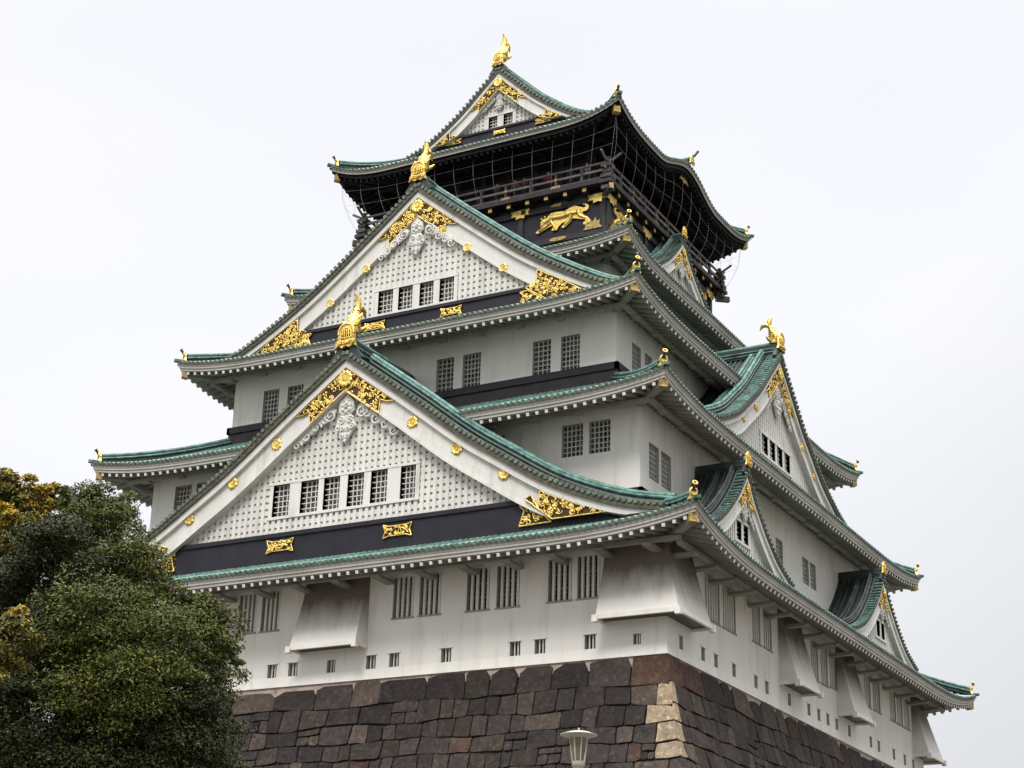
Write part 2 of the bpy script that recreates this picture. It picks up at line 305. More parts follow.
# ------------------------------------------------------------------ eave roofs
def eave_roof(a, b, zc, zf, zs, ai, bi, zi, aw, bw, zwall, under=None, rw=.16, rh=.16, rsp=.50, fas=(.06, .31, .15, .46), bump=None, purlin=True, tipdark=True, flash=None, cut=None, soffm=None, bracket=1, end_mat=None, eave=None):
    root = empty('eave_roof', (0, 0, 0), castle)
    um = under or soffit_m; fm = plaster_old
    g = lambda s: max(0, (abs(s)-.5)/.5)**3
    edges = {}
    for k in 'frbl':
        L, D, Li, Di, Lw, Dw, zm = (a, b, ai, bi, aw, bw, zf) if k in 'fb' else (b, a, bi, ai, bw, aw, zs)
        def e(u, L=L, zm=zm, k=k):
            h = zm+(zc-zm)*g(u/L)
            if bump and k in 'rl' and abs(u) < bump[1]: h += bump[0]*(.5+.5*math.cos(math.pi*u/bump[1]))
            return h
        edges[k] = (L, D, Li, Di, Lw, Dw, zm, e)
    # tiles
    mb = MB(); P = .31
    prof = [(-P/2, 0), (-.088, 0), (-.07, .085), (0, .125), (.07, .085), (.088, 0), (P/2, 0)]
    for k in 'frbl':
        L, D, Li, Di, Lw, Dw, zm, e = edges[k]; mb.T = FACE(k)
        n = int(2*L/P)
        for c in range(n):
            u0 = (c-(n-1)/2)*P
            tm = 1. if abs(u0) <= Li else (L-abs(u0))/(L-Li)
            if tm < .015: continue
            S = 8 if tm > .4 else 4
            ts = [0, min(.42/(D-Di), tm*.5)]+[tm*i/S for i in range(1, S+1) if tm*i/S > .5/(D-Di)]; S = len(ts)-1
            vs = []
            zb0 = e(u0)
            for t in ts:
                z = zm+(zi-zm)*(.86*t+.14*t*t)+((zm+(zc-zm)*g(u0/L))-zm)*(1-t)**2
                if bump: z = max(z, zb0-.05*t*(D-Di)*.0) if zb0 > zm+(zc-zm)*g(u0/L)+.02 else z
                d = D+(Di-D)*t
                vs += [(u0+pu, d, z+pz) for pu, pz in prof]
            m = len(prof)
            for j in range(m-1):
                mb.add(vs, [(i*m+j, i*m+j+1, (i+1)*m+j+1, (i+1)*m+j) for i in range(1, S)], 1 if j in (0, m-2) else 0, j not in (0, m-2))
                mb.add(vs, [(j, j+1, m+j+1, m+j)], 1 if j in (0, m-2) else 3, j not in (0, m-2))
            # end disc and drooping pan tile
            q = [(u0+.105*math.cos(x), D+.03, zb0+.015+.105*math.sin(x)) for x in np.linspace(0, 2*math.pi, 9)[:-1]]
            mb.add(q+[(x[0], D-.04, x[2]) for x in q], [tuple(range(8))], 2); mb.add(q+[(x[0], D-.06, x[2]) for x in q], [(i, (i+1) % 8, 8+(i+1) % 8, 8+i) for i in range(8)], 0)
            mb.add([(u0+.07, D+.005, zb0+.0), (u0+P-.07, D+.005, zb0+.0), (u0+P-.1, D+.005, zb0-.10), (u0+P/2, D+.005, zb0-.14), (u0+.1, D+.005, zb0-.10)], [(0, 1, 2, 3, 4)], 1)
    mb.build('roof_tiles', [tile, tile_pan, tile_end, eave or pale_v], root)
    # fascia + soffit
    fb = MB(); i1, h1, i2, h2 = fas
    for k in 'frbl':
        L, D, Li, Di, Lw, Dw, zm, e = edges[k]; fb.T = FACE(k)
        wd = D-Dw
        pr = [(.0, .02, 0), (.02, .10, 0), (i1, .11, 0), (i1, h1-.12, 0), (i1+.03, h1-.1, 0), (i1+.03, h1, 0), (i2, h1+.01, 1), (i2, h2, 1), (i2+.16, h2+.01, 1), (i2+.16, h2+.04, 2)]
        rise = zwall
        ss = np.linspace(-1, 1, 73)
        rows = []
        for inset, drop, _ in pr: rows.append([(s*(L-inset), D-inset, e(s*L)-drop) for s in ss])
        nI = 5
        for q in range(1, nI+1):
            f = q/nI; inset = (i2+.16)+(wd-i2-.16)*f
            rows.append([(s*(L-inset), D-inset, (e(s*L)-h2-.04)*(1-f)+zwall*f) for s in ss])
        n = len(ss)
        for r_ in range(len(rows)-1):
            mi = 0 if r_ < 5 else (1 if r_ < 8 else 2)
            fb.add(rows[r_]+rows[r_+1], [(i, i+1, n+i+1, n+i) for i in range(n-1)], mi)
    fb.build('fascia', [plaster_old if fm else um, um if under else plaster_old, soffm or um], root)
    # rafters
    rb = MB()
    for k in 'frbl':
        L, D, Li, Di, Lw, Dw, zm, e = edges[k]; rb.T = FACE(k)
        n = int(2*(L-.5)/rsp)
        for c in range(n+1):
            u = -(n*rsp/2)+c*rsp
            i0 = i2+.06; imax = min(D-Dw-.02, L-abs(u))
            if imax-i0 < .25: continue
            def zz(ins):
                f = max(0, (ins-i2-.16)/(D-Dw-i2-.16)); us = max(-L, min(L, u*L/max(.1, L-ins)))
                return (e(us)-h2-.04)*(1-f)+zwall*f
            rb.beam((u, D-i0, zz(i0)-rh/2), (u, D-imax, zz(imax)-rh/2), rw, rh, 0, 1)
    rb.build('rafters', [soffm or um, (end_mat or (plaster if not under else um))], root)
    # purlin with bracket arms
    if purlin:
        for k in 'frbl':
            pb = MB()
            L, D, Li, Di, Lw, Dw, zm, e = edges[k]; pb.T = FACE(k)
            dd = Dw+(D-Dw)*.40; f = 1-(D-dd-i2-.16)/(D-Dw-i2-.16); f = (D-dd-i2-.16)/(D-Dw-i2-.16); zp = (zm-h2-.04)*(1-f)+zwall*f-rh
            ext = Lw+(D-Dw)*.40
            pb.box(-ext, ext, dd-.13, dd+.13, zp-.16, zp+.02, 0)
            if bracket:
                n = max(2, int(2*Lw/2.35))
                for c in range(n+1):
                    u = -Lw+.35+c*(2*Lw-.7)/n
                    poly = [(Dw, zp-.163), (dd+.24, zp-.163), (dd+.24, zp-.2), (dd+.1, zp-.29), (Dw, zp-.33)] if bracket == 2 else [(dd-.16, zp-.163), (dd+.16, zp-.163), (dd+.12, zp-.27), (dd-.12, zp-.27)]
                    vs = [(u-.22, d, z) for d, z in poly]+[(u+.22, d, z) for d, z in poly]; m_ = len(poly)
                    pb.add(vs, [tuple(range(m_)), tuple(range(m_, 2*m_))[::-1]]+[(i, (i+1) % m_, m_+(i+1) % m_, m_+i) for i in range(m_)], 0)
            pb.build('bracket_beam', [soffm or um], root)
    # hips: beam below, ridge above, gilded finial
    for sx in (-1, 1):
        for sy in (-1, 1):
            tip = Vector((sx*a, sy*b, zc)); nrm = Vector((sx, sy, 0)).normalized()
            hb = MB()
            P0 = tip-nrm*.34+Vector((0, 0, -h2-.2)); P1 = Vector((sx*aw, sy*bw, zwall-.25))
            hb.beam(P0, P1, .36, .38, 0, 1)
            hb.beam(P0-nrm*.02+Vector((0, 0, -.0)), P0-nrm*.34+Vector((0, 0, -.05)), .40, .42, 1)
            hb.build('hip_beam', [soffm or um, golddull], root)
            # ridge along the hip
            rp = []
            for t in np.linspace(.55/max(1., math.hypot(a-ai, b-bi)), 1, 10):
                uu = a+(ai-a)*t; vv = b+(bi-b)*t
                z = zf+(zi-zf)*(.86*t+.14*t*t)+(zc-zf)*(1-t)**2
                rp.append(Vector((sx*uu, sy*vv, z)))
            rb_ = MB()
            for p, q in zip(rp, rp[1:]): rb_.beam(p+Vector((0, 0, .16)), q+Vector((0, 0, .16)), .34, .38, 0)
            rb_.tube([p+Vector((0, 0, .40)) for p in rp], .13, 8, 1)
            side = Vector((-nrm.y, nrm.x, 0))
            for q in (-1, 1): rb_.tube([p+side*q*.19+Vector((0, 0, .2)) for p in rp], .06, 6, 1)
            rb_.beam(rp[0]+Vector((0, 0, .02)), tip+nrm*.16+Vector((0, 0, .10)), .26, .14, 2)
            # upturned roll tile
            s0 = rp[0]; rb_.tube([s0+Vector((0, 0, .42)), s0+nrm*.22+Vector((0, 0, .5)), s0+nrm*.38+Vector((0, 0, .72))], .075, 8, 0, 3)
            rb_.build('hip_ridge', [darkroof, verdi, tile, golddull], root)
            ob = MB(); c = rp[0]+nrm*.12+Vector((0, 0, .18)); W_ = side; Z = Vector((0, 0, 1))
            poly = [(-.27, -.16), (-.15, .06), (-.15, .2), (-.06, .3), (.06, .3), (.15, .2), (.15, .06), (.27, -.16), (.12, -.1), (0, 0), (-.12, -.1)]
            fr = [tuple(c+W_*x+Z*y+nrm*.06) for x, y in poly]; bk = [tuple(c+W_*x+Z*y-nrm*.06) for x, y in poly]; m_ = len(poly)
            ob.add(fr+bk, [tuple(range(m_)), tuple(range(m_, 2*m_))[::-1]]+[(i, (i+1) % m_, m_+(i+1) % m_, m_+i) for i in range(m_)], 0)
            ob.tube([c+nrm*.08+W_*.16*math.cos(x)+Z*(.22+.16*math.sin(x)) for x in np.linspace(0, 2*math.pi, 11)], .05, 6, 0)
            ob.build('ridge_finial', [gold], root)
            rg = MB(); cc = rp[0]+nrm*.39+Vector((0, 0, .74)); ax = (nrm+Z*.5).normalized()
            sd_ = ax.cross(Z).normalized(); u2_ = sd_.cross(ax)
            rg.tube([cc+sd_*.1*math.cos(x)+u2_*.1*math.sin(x) for x in np.linspace(0, 2*math.pi, 11)], .035, 6, 0); rg.build('roll_tile_cap', [gold], root)
    if flash:
        fbm = MB()
        for k in 'frbl':
            Lw, Dw = (ai, bi) if k in 'fb' else (bi, ai); fbm.T = FACE(k)
            fbm.box(-Lw-.12, Lw+.12, Dw+.003, Dw+.125, zi-.6, flash-.3, 0)
            fbm.box(-Lw-.2, Lw+.2, Dw+.003, Dw+.2, flash-.297, flash+.08, 1)
        fbm.build('roof_flashing', [flashb, black], root)
    return root, edges
roof1, E1 = eave_roof(19.39, 22.44, 5.72, 5.0, 4.6, A2, B2, 7.3, A1, B1, 5.35, flash=8.2, bracket=2, eave=pale_g)
roof2, E2 = eave_roof(16.97, 20.05, 13.05, 12.45, 12.4, A3, B3, 15.0, A2, B2, 12.75, flash=15.95, eave=pale_g)
roof3, E3 = eave_roof(14.18, 17.17, 19.52, 18.97, 18.8, A4, B4, 22.4, A3, B3, 19.2)
roof4, E4 = eave_roof(11.22, 11.77, 25.2, 24.78, 24.35, A5, B5, 26.6, A4, B4, 24.9)
roof5, E5 = eave_roof(9.8, 10.1, 34.33, 33.42, 33.45, 6.3, 6.4, 35.5, 6.3, 6.5, 33.75, under=sootwood, fas=(.05, .26, .2, .5), rsp=.4, rw=.14, rh=.16, bump=(1.2, 4.4), soffm=sootwood)

# ------------------------------------------------------------------ gables
def offset_prof(prof, o):
    """shift a half profile (u from 0 outwards) down by a perpendicular distance o"""
    out = []
    for i, (u, z) in enumerate(prof):
        a = prof[max(i-1, 0)]; b = prof[min(i+1, len(prof)-1)]
        t = np.array((b[0]-a[0], b[1]-a[1]), float); t /= np.linalg.norm(t)
        if i == 0: out.append((0., z-o/t[0]))
        else: out.append((u+t[1]*o, z-t[0]*o))
    # drop points that crossed the centre line
    r = [out[0]]+[p for p in out[1:] if p[0] > .02]
    return r
def cut_prof(pr, zmin):
    r = []
    for i, p in enumerate(pr):
        if p[1] >= zmin: r.append(p)
        else:
            q = pr[i-1]; t = (q[1]-zmin)/(q[1]-p[1]+1e-9); r.append((q[0]+(p[0]-q[0])*t, zmin)); break
    return r
def ribbon(mb, pa, pb, d0, d1, m=0):
    """solid strip between two half profiles, both sides of the gable"""
    n = min(len(pa), len(pb)); pa = [pa[round(i*(len(pa)-1)/(n-1))] for i in range(n)]; pb = [pb[round(i*(len(pb)-1)/(n-1))] for i in range(n)]
    for s in (-1, 1):
        vs = []
        for A, B in zip(pa, pb):
            vs += [(s*A[0], d0, A[1]), (s*A[0], d1, A[1]), (s*B[0], d1, B[1]), (s*B[0], d0, B[1])]
        fs = []
        for i in range(n-1):
            for j in range(4): fs.append((i*4+j, i*4+(j+1) % 4, (i+1)*4+(j+1) % 4, (i+1)*4+j))
        fs += [(0, 1, 2, 3), tuple((n-1)*4+j for j in range(4))]
        mb.add(vs, fs, m)
def rosette(T, u, d, z, r, parent, name='gold_rosette', petals=8):
    mb = MB(T); n = petals*4
    ring = lambda rr, dd: [(u+rr*(1-.16*abs(math.cos(petals*x/2)))*math.cos(x), dd, z+rr*(1-.16*abs(math.cos(petals*x/2)))*math.sin(x)) for x in np.linspace(0, 2*math.pi, n+1)[:-1]]
    rings = [ring(r, d), ring(r*1.0, d+.035), ring(r*.8, d+.065), ring(r*.36, d+.04), ring(r*.3, d+.075)]
    vs = [p for q in rings for p in q]
    mb.add(vs, [(i*n+j, i*n+(j+1) % n, (i+1)*n+(j+1) % n, (i+1)*n+j) for i in range(4) for j in range(n)]+[tuple(4*n+j for j in range(n))], 0)
    return mb.build(name, [gold], parent)
def scrollwork(T, poly, d, parent, rcurl=.2, tr=.045, dens=1., name='gold_scrollwork', rim=True):
    mb = MB(T); mb.prism(poly, d-.03, d+.02, 1)
    if rim:
        for p, q in zip(poly, poly[1:]+poly[:1]): mb.tube([(p[0], d+.04, p[1]), (q[0], d+.04, q[1])], tr*1.0, 6, 0)
    xs = [p[0] for p in poly]; zs = [p[1] for p in poly]
    ar = (max(xs)-min(xs))*(max(zs)-min(zs)); n = int(dens*ar/(rcurl*rcurl)*1.25)
    for _ in range(n):
        u = random.uniform(min(xs), max(xs)); z = random.uniform(min(zs), max(zs))
        if not inside(poly, u, z): continue
        r0 = rcurl*random.uniform(.45, .85); a0 = random.uniform(0, 6.28); sg = random.choice((-1, 1)); pts = []; rr = []
        for i in range(9):
            t = i/8; ang = a0+sg*t*5.2; rad = r0*(1-.75*t)
            pts.append((u+rad*math.cos(ang), d+.04+.035*t, z+rad*math.sin(ang))); rr.append(tr*(1.1-.45*t))
        if not all(inside(poly, p[0], p[2]) for p in pts[::3]): continue
        mb.tube(pts, rr, 5, 0)
        if random.random() < .5:
            mb.ball((u, d+.06, z), (tr*1.5, tr*1.2, tr*1.5), 0, 6, 4)
    return mb.build(name, [gold, goldback], parent)
def bandplate(T, u, d, z, W, H, parent):
    poly = [(u-W/2, z-H/2), (u-W*.42, z), (u-W/2, z+H/2), (u-W*.3, z+H*.36), (u+W*.3, z+H*.36), (u+W/2, z+H/2), (u+W*.42, z), (u+W/2, z-H/2), (u+W*.3, z-H*.36), (u-W*.3, z-H*.36)]
    return scrollwork(T, poly, d, parent, min(W, H)*.22, .035, 1.2, 'gold_band_plate')
def spiral(mb, u, d, z, r, a0, sg, turns=1.6, tr=.08, m=0):
    pts = []; rr = []
    for i in range(18):
        t = i/17; ang = a0+sg*t*turns*2*math.pi; rad = r*(1-.82*t)
        pts.append((u+rad*math.cos(ang), d+.06*t, z+rad*math.sin(ang))); rr.append(tr*(1-.35*t))
    mb.tube(pts, rr, 6, m)
def pendant(T, d, ztop, s, parent, prof):
    """white carved pendant with a flower, scrolls and waves running along the boards"""
    mb = MB(T)
    PW = 1.0
    head = [(-.55, -.1), (-.62, -.75), (-.35, -1.0), (-.62, -1.35), (-.8, -1.9), (-.45, -2.35), (-.25, -2.75), (0, -3.0), (.25, -2.75), (.45, -2.35), (.8, -1.9), (.62, -1.35), (.35, -1.0), (.62, -.75), (.55, -.1), (0, .45)]
    mb.prism([(x*s, ztop+y*s) for x, y in head], d-.05, d+.12*s, 0)
    for q in range(6):
        a = q*math.pi/3+.5; mb.ball((.3*s*math.cos(a), d+.14*s, ztop-.52*s+.3*s*math.sin(a)), (.17*s, .1*s, .17*s), 0, 8, 5)
    mb.ball((0, d+.2*s, ztop-.52*s), (.12*s, .1*s, .12*s), 1, 8, 5)
    hexa = [(.55*s*math.cos(x), ztop-.52*s+.55*s*math.sin(x)) for x in np.linspace(0, 2*math.pi, 7)]
    mb.tube([(x, d+.12*s, z) for x, z in hexa], .05*s, 5, 0)
    for q in (-1, 1):
        for (x, y, r) in ((.35, -1.45, .3), (.55, -1.95, .26), (.2, -2.05, .2), (.22, -2.55, .2)):
            spiral(mb, q*x*s, d+.12*s, ztop+y*s, r*s, random.uniform(0, 6), q, 1.4, .07*s)
        spiral(mb, q*1.25*s, d+.1*s, ztop-.95*s, .52*s, math.pi/2, -q, 1.7, .09*s)
        # waves under the board
        k = 0
        for t in np.linspace(.02, .115, 4):
            u = t*prof[-1][0]; z = interp(prof, u)-.22*s
            r = (.34-.025*k)*s; k += 1
            spiral(mb, q*(u+1.2*s), d+.06*s, interp(prof, u+1.2*s)-.42*s, r*1.35, math.pi/2 if k % 2 else 0, -q, 1.3, .085*s)
            mb.ball((q*(u+.9*s), d+.02*s, interp(prof, u+.9*s)-.2*s), (.55*s, .07, .36*s), 0, 8, 5)
    return mb.build('carved_pendant', [gable_pl, plaster_old], parent)
def shield(T, d, z, s, parent):
    mb = MB(T)
    poly = [(-.62, -.12), (-.5, .1), (-.44, .55), (-.42, .8), (-.28, 1.02), (0, 1.1), (.28, 1.02), (.42, .8), (.44, .55), (.5, .1), (.62, -.12), (.4, -.02), (.2, -.14), (0, -.03), (-.2, -.14), (-.4, -.02)]
    P = [(x*s, z+y*s) for x, y in poly]
    mb.prism(P, d-.14*s, d, 0)
    arch = [(-.3, .35), (-.3, .62), (-.2, .8), (0, .86), (.2, .8), (.3, .62), (.3, .35)]
    A = [(x*s, z+y*s) for x, y in arch]
    mb.prism(A, d, d+.012, 1)
    for p, q in zip(A, A[1:]+A[:1]): mb.tube([(p[0], d+.02, p[1]), (q[0], d+.02, q[1])], .045*s, 6, 0)
    for x in (-.18, -.06, .06, .18):
        mb.tube([(x*s, d+.04, z+.37*s), (x*s, d+.06, z+.55*s), (x*.8*s, d+.04, z+.78*s)], .035*s, 5, 0)
    mb.tube([(-.28*s, d+.03, z+.56*s), (.28*s, d+.03, z+.56*s)], .03*s, 5, 0)
    for q in (-1, 1):
        for x, y, r in ((.42, .1, .13), (.24, .16, .11), (.08, .12, .1)): spiral(mb, q*x*s, d+.02, z+y*s, r*s, .5, q, 1.3, .04*s)
    mb.tube([(p[0]*.96, d, p[1]) for p in P[2:9]], .06*s, 6, 0)
    return mb.build('ridge_shield', [gold, goldback], parent)
def fish(T, d, z, s, parent):
    mb = MB(T)
    body = [(0, .1, .0), (0, .12, .35), (0, .06, .75), (0, -.06, 1.1), (0, -.15, 1.35), (0, -.2, 1.55)]
    mb.tube([(u*s, d+dd*s, z+zz*s) for u, dd, zz in body], [.36*s, .40*s, .33*s, .24*s, .17*s, .12*s], 10, 0)
    # two flukes
    A = [(0, -.2, 1.45), (0, -.24, 1.75), (0, -.14, 2.02), (0, .04, 2.2)]; B = [(0, -.2, 1.45), (0, -.48, 1.62), (0, -.8, 1.52), (0, -.98, 1.22)]
    for C in (A, B): mb.tube([(u*s, d+dd*s, z+zz*s) for u, dd, zz in C], [.16*s, .19*s, .13*s, .03*s], 7, 0)
    for q in (-1, 1):
        for base, tip in (((.28, .2, .35), (.56, .25, .72)), ((.24, .05, .8), (.42, -.05, 1.12)), ((.3, -.1, .2), (.6, -.3, .5))):
            mb.tube([(q*base[0]*s, d+base[1]*s, z+base[2]*s), (q*(base[0]+tip[0])/2*s, d+(base[1]+tip[1])/2*s, z+((base[2]+tip[2])/2-.05)*s), (q*tip[0]*s, d+tip[1]*s, z+tip[2]*s)], [.13*s, .11*s, .02*s], 6, 0)
        mb.ball((q*.2*s, d+.38*s, z+.28*s), (.09*s, .09*s, .09*s), 0, 6, 5)
    for i in range(6):                                    # dorsal spines on the outer side
        t = .15+.2*i; mb.tube([(0, d+(.48-.1*i)*s, z+t*s), (0, d+(.66-.09*i)*s, z+(t+.22)*s)], [.07*s, .015*s], 5, 0)
    for i in range(7):                                    # scale rings
        t = .3+.16*i; r = (.41-.033*i)*s
        mb.tube([(r*math.cos(x), d+(.13-.04*i)*s+r*math.sin(x), z+t*s+.05*s*math.sin(3*x)) for x in np.linspace(0, 2*math.pi, 13)], .03*s, 5, 0)
    return mb.build('dolphin_finial', [gold], parent)

def gable(k, off, prof, dv, dback, dw, zband, wins, s=1., o=(.42, .74, 1.75), fishy=True, ros=(), plates=(), band=True, tri=True, name='gable', lat=.345, apexgold=True, kud=(1.0,), label=None, grid='grid', shieldp=True, ridge_h=.75, pend=True, fs=1., small=False, tsh=0., shs=.98, ps=.74, fz=.38):
    T = FACE(k, off); root = empty(name, (0, 0, 0), castle)
    if label: root['label'] = label
    pr = smoothprof(prof, 30); zb0, zb1 = zband
    surf = [(u, z-.14*s) for u, z in pr]
    # roof slab and tile rolls running down the slope
    rb = MB(T)
    low = [(u, z-.2*s) for u, z in surf]
    ribbon(rb, surf, low, dback, dv-.06, 1)
    dd = dv-1.0*s
    while dd > dback:
        for q in (-1, 1):
            rb.tube([(q*u, dd, z+.02) for u, z in surf[::2]+[surf[-1]]], .085, 6, 4)
        dd -= .31
    # rake tiles: short rolls along the verge with disc ends
    L = [0.]
    for A, B in zip(surf, surf[1:]): L.append(L[-1]+math.hypot(B[0]-A[0], B[1]-A[1]))
    nT = int(L[-1]/.30)
    for i in range(nT):
        t = (i+.5)*L[-1]/nT; u = float(np.interp(t, L, [p[0] for p in surf])); z = float(np.interp(t, L, [p[1] for p in surf]))
        for q in (-1, 1):
            rb.tube([(q*u, dv-.9*s, z+.03), (q*u, dv+.05, z+.03)], .118*min(1, s*1.2), 8, 2, 3)
    rb.build('gable_roof', [tile, darkroof, tile, rake_end, tile_dark], root)
    # drooping edge below the discs
    vb = MB(T); ribbon(vb, offset_prof(pr, .12*s), offset_prof(pr, o[0]), dv-.3*s, dv-.01, 0); vb.build('verge_edge', [verge_m], root)
    # descending ridges
    for j, q0 in enumerate(kud):
        for q in (-1, 1):
            kb = MB(T); h = (.62 if j == 0 else .4)*s
            P_ = surf[1:]; dz = dv-q0*s-.25*s
            for A, B in zip(P_, P_[1:]): kb.beam((q*A[0], dz, A[1]+h/2), (q*B[0], dz, B[1]+h/2), .34*s, h, 0)
            kb.tube([(q*u, dz, z+h+.08) for u, z in P_], .15*s, 8, 1)
            for e_ in (-.17, .17): kb.tube([(q*u, dz+e_*s, z+h*.92) for u, z in P_], .085*s, 6, 1)
            kb.tube([(q*u, dz+.2*s, z+h*.5) for u, z in P_], .10*s, 6, 0); kb.tube([(q*u, dz+.2*s, z+h*.2) for u, z in P_], .045*s, 6, 2)
            kb.build('descending_ridge', [darkroof, tile_dark if small else verdi, tile_dark if small else pale_g], root)
    # bargeboards
    za = pr[0][1]
    cl = lambda p: cut_prof(p, zb0-.05) if band else p
    cl2 = lambda p: cut_prof(p, zb0+.28*s) if band else p
    bb = MB(T)
    ribbon(bb, cl(offset_prof(pr, o[0])), cl(offset_prof(pr, o[1])), dw-.1, dv-.12*s, 0)
    mid = (o[1]+o[2])/2
    ribbon(bb, cl2(offset_prof(pr, o[1]+.004)), cl2(offset_prof(pr, mid)), dw-.1, dv-.30*s, 0)
    ribbon(bb, cl2(offset_prof(pr, mid+.004)), cl2(offset_prof(pr, o[2]-.12*s)), dw-.1, dv-.26*s, 0)
    ribbon(bb, cl2(offset_prof(pr, o[2]-.12*s+.004)), cl2(offset_prof(pr, o[2])), dw-.1, dv-.2*s, 0)
    bb.build('bargeboard', [gable_pl], root)
    dB = dv-.26*s
    # lattice wall
    inner = offset_prof(pr, o[2]-.1*s); innz = lambda u: interp(inner, abs(u)) if abs(u) < inner[-1][0] else -99
    ib = MB(T); umax = max(u for u, z in inner if z > zb1) if any(z > zb1 for u, z in inner) else inner[-1][0]
    wz = (min(w_[0] for w_ in wins)-.16, max(w_[1] for w_ in wins)+.16, min(w_[2] for w_ in wins)-.12, max(w_[3] for w_ in wins)+.12) if wins else None
    out = [(u, z) for u, z in offset_prof(pr, o[2]-.25*s) if z > zb1-.3]
    poly = [(-u, z) for u, z in out[::-1]]+out[1:]
    if wins:   # backing built as strips that leave the window row open
        us = np.linspace(-umax, umax, 41)
        cuts = sorted(set([float(x) for x in us]+[wz[0], wz[1]]))
        for c0, c1 in zip(cuts, cuts[1:]):
            zt0, zt1 = innz(c0)+.1, innz(c1)+.1
            if zt0 < zb1-1 or zt1 < zb1-1: continue
            if wz[0]-1e-6 <= c0 and c1 <= wz[1]+1e-6:
                ib.add([(c0, dw-.12, zb1-.4), (c1, dw-.12, zb1-.4), (c1, dw-.12, wz[2]), (c0, dw-.12, wz[2])], [(0, 1, 2, 3)], 1)
                ib.add([(c0, dw-.12, wz[3]), (c1, dw-.12, wz[3]), (c1, dw-.12, zt1), (c0, dw-.12, zt0)], [(0, 1, 2, 3)], 1)
            else:
                ib.add([(c0, dw-.12, zb1-.4), (c1, dw-.12, zb1-.4), (c1, dw-.12, zt1), (c0, dw-.12, zt0)], [(0, 1, 2, 3)], 1)
    else:
        ib.prism(poly, dw-.2, dw-.12, 1)
    nb = int(umax/lat)
    bw_ = lat*.55
    for i in range(-nb, nb+1):
        u = i*lat; zt = min(innz(u-bw_/2), innz(u+bw_/2))+.2
        segs = [(zb1-.3, zt)]
        if wins and wz[0]-bw_/2 < u < wz[1]+bw_/2: segs = [(zb1-.3, wz[2]+.01), (wz[3]-.01, zt)]
        for z0, z1 in segs:
            if z1-z0 > .05: ib.box(u-bw_/2, u+bw_/2, dw-.121, dw, z0, z1, 0)
    z = zb1+lat*.4
    while z < za-o[2]:
        hw = float(np.interp(-z, [-p[1] for p in inner], [p[0] for p in inner]))
        hh = lat*.33
        if hw > .1:
            segs = [(-hw, hw)]
            if wins and wz[2]-hh < z < wz[3]+hh: segs = [(-hw, wz[0]+.01), (wz[1]-.01, hw)]
            for x0, x1 in segs:
                if x1 > x0: ib.box(x0, x1, dw-.12, dw-.035, z-hh, z+hh, 0)
        z += lat*1.02
    if wins:   # frame round the window row
        ib.box(wz[0]-.08, wz[1]+.08, dw-.1, dw+.05, wz[2]-.1, wz[2]+.04, 2); ib.box(wz[0]-.08, wz[1]+.08, dw-.1, dw+.05, wz[3]-.04, wz[3]+.1, 2)
        edges_ = sorted([w_[0] for w_ in wins]+[w_[1] for w_ in wins]); posts = [(wz[0]-.06, edges_[0])]+[(edges_[i], edges_[i+1]) for i in range(1, len(edges_)-1, 2)]+[(edges_[-1], wz[1]+.06)]
        for x0, x1 in posts: ib.box(x0, x1, dw-.34, dw+.03, wz[2]+.04, wz[3]-.04, 2)
    ib.build('gable_lattice', [gable_pl, plaster_old, gable_pl], root)
    for w_ in wins: window(T, (w_[0], w_[1], wz[2]+.04, wz[3]-.04), dw, root, grid)
    # black band at the foot
    if band:
        lim = offset_prof(pr, o[2]-.2)
        ub = float(np.interp(-zb1, [-p[1] for p in lim], [p[0] for p in lim])); ub2 = float(np.interp(-zb0-.0, [-p[1] for p in offset_prof(pr, o[1])], [p[0] for p in offset_prof(pr, o[1])]))
        kb = MB(T); o1p = offset_prof(pr, o[1]+.1)
        rhs = [(ub, zb1-.22*s)]+[p for p in cut_prof(o1p, zb0-.5) if p[0] > float(np.interp(-(zb1-.22*s), [-q[1] for q in o1p], [q[0] for q in o1p]))]
        rhs += [(rhs[-1][0], zb0-.5)]
        pg = rhs+[(-u, z) for u, z in rhs[::-1]]
        kb.prism(pg[::-1], dw-.1, dw+.16, 0); kb.box(-ub-.2, ub+.2, dw-.1, dw+.24, zb1-.217*s, zb1, 0); kb.build('black_base_band', [black], root)
    for u, zz, W, H in plates: bandplate(T, u, dw+.18, zz, W, H, root)
    for u, zz, r in ros: rosette(T, u, dB+.0, zz, r, root)
    # gold at the apex
    if apexgold:
        ou = offset_prof(pr, o[1]+.03); inn = offset_prof(pr, o[2]-.02); um_ = (2.9 if not small else 1.9)*s; ui = (2.0 if not small else 1.2)*s
        top = [(u, z) for u, z in ou if u < um_]; bot = [(u, z) for u, z in inn if u < ui]
        half = top+[(um_, interp(ou, um_)), (um_*.86, interp(ou, um_*.86)-.28*s), (um_*.72, interp(inn, um_*.62)+.55*s), (ui*1.02, interp(inn, ui*1.02)+.02)]+bot[::-1]
        for q in (-1, 1):
            h_ = [(q*u, z) for u, z in half]
            scrollwork(T, h_ if q > 0 else h_[::-1], dB+.01, root, .22*s, .036*s, 1.0)
        rosette(T, 0, dB+.13, (ou[0][1]*.42+inn[0][1]*.58)+.12*s, .47*s, root, 'gold_crest_disc', 12)
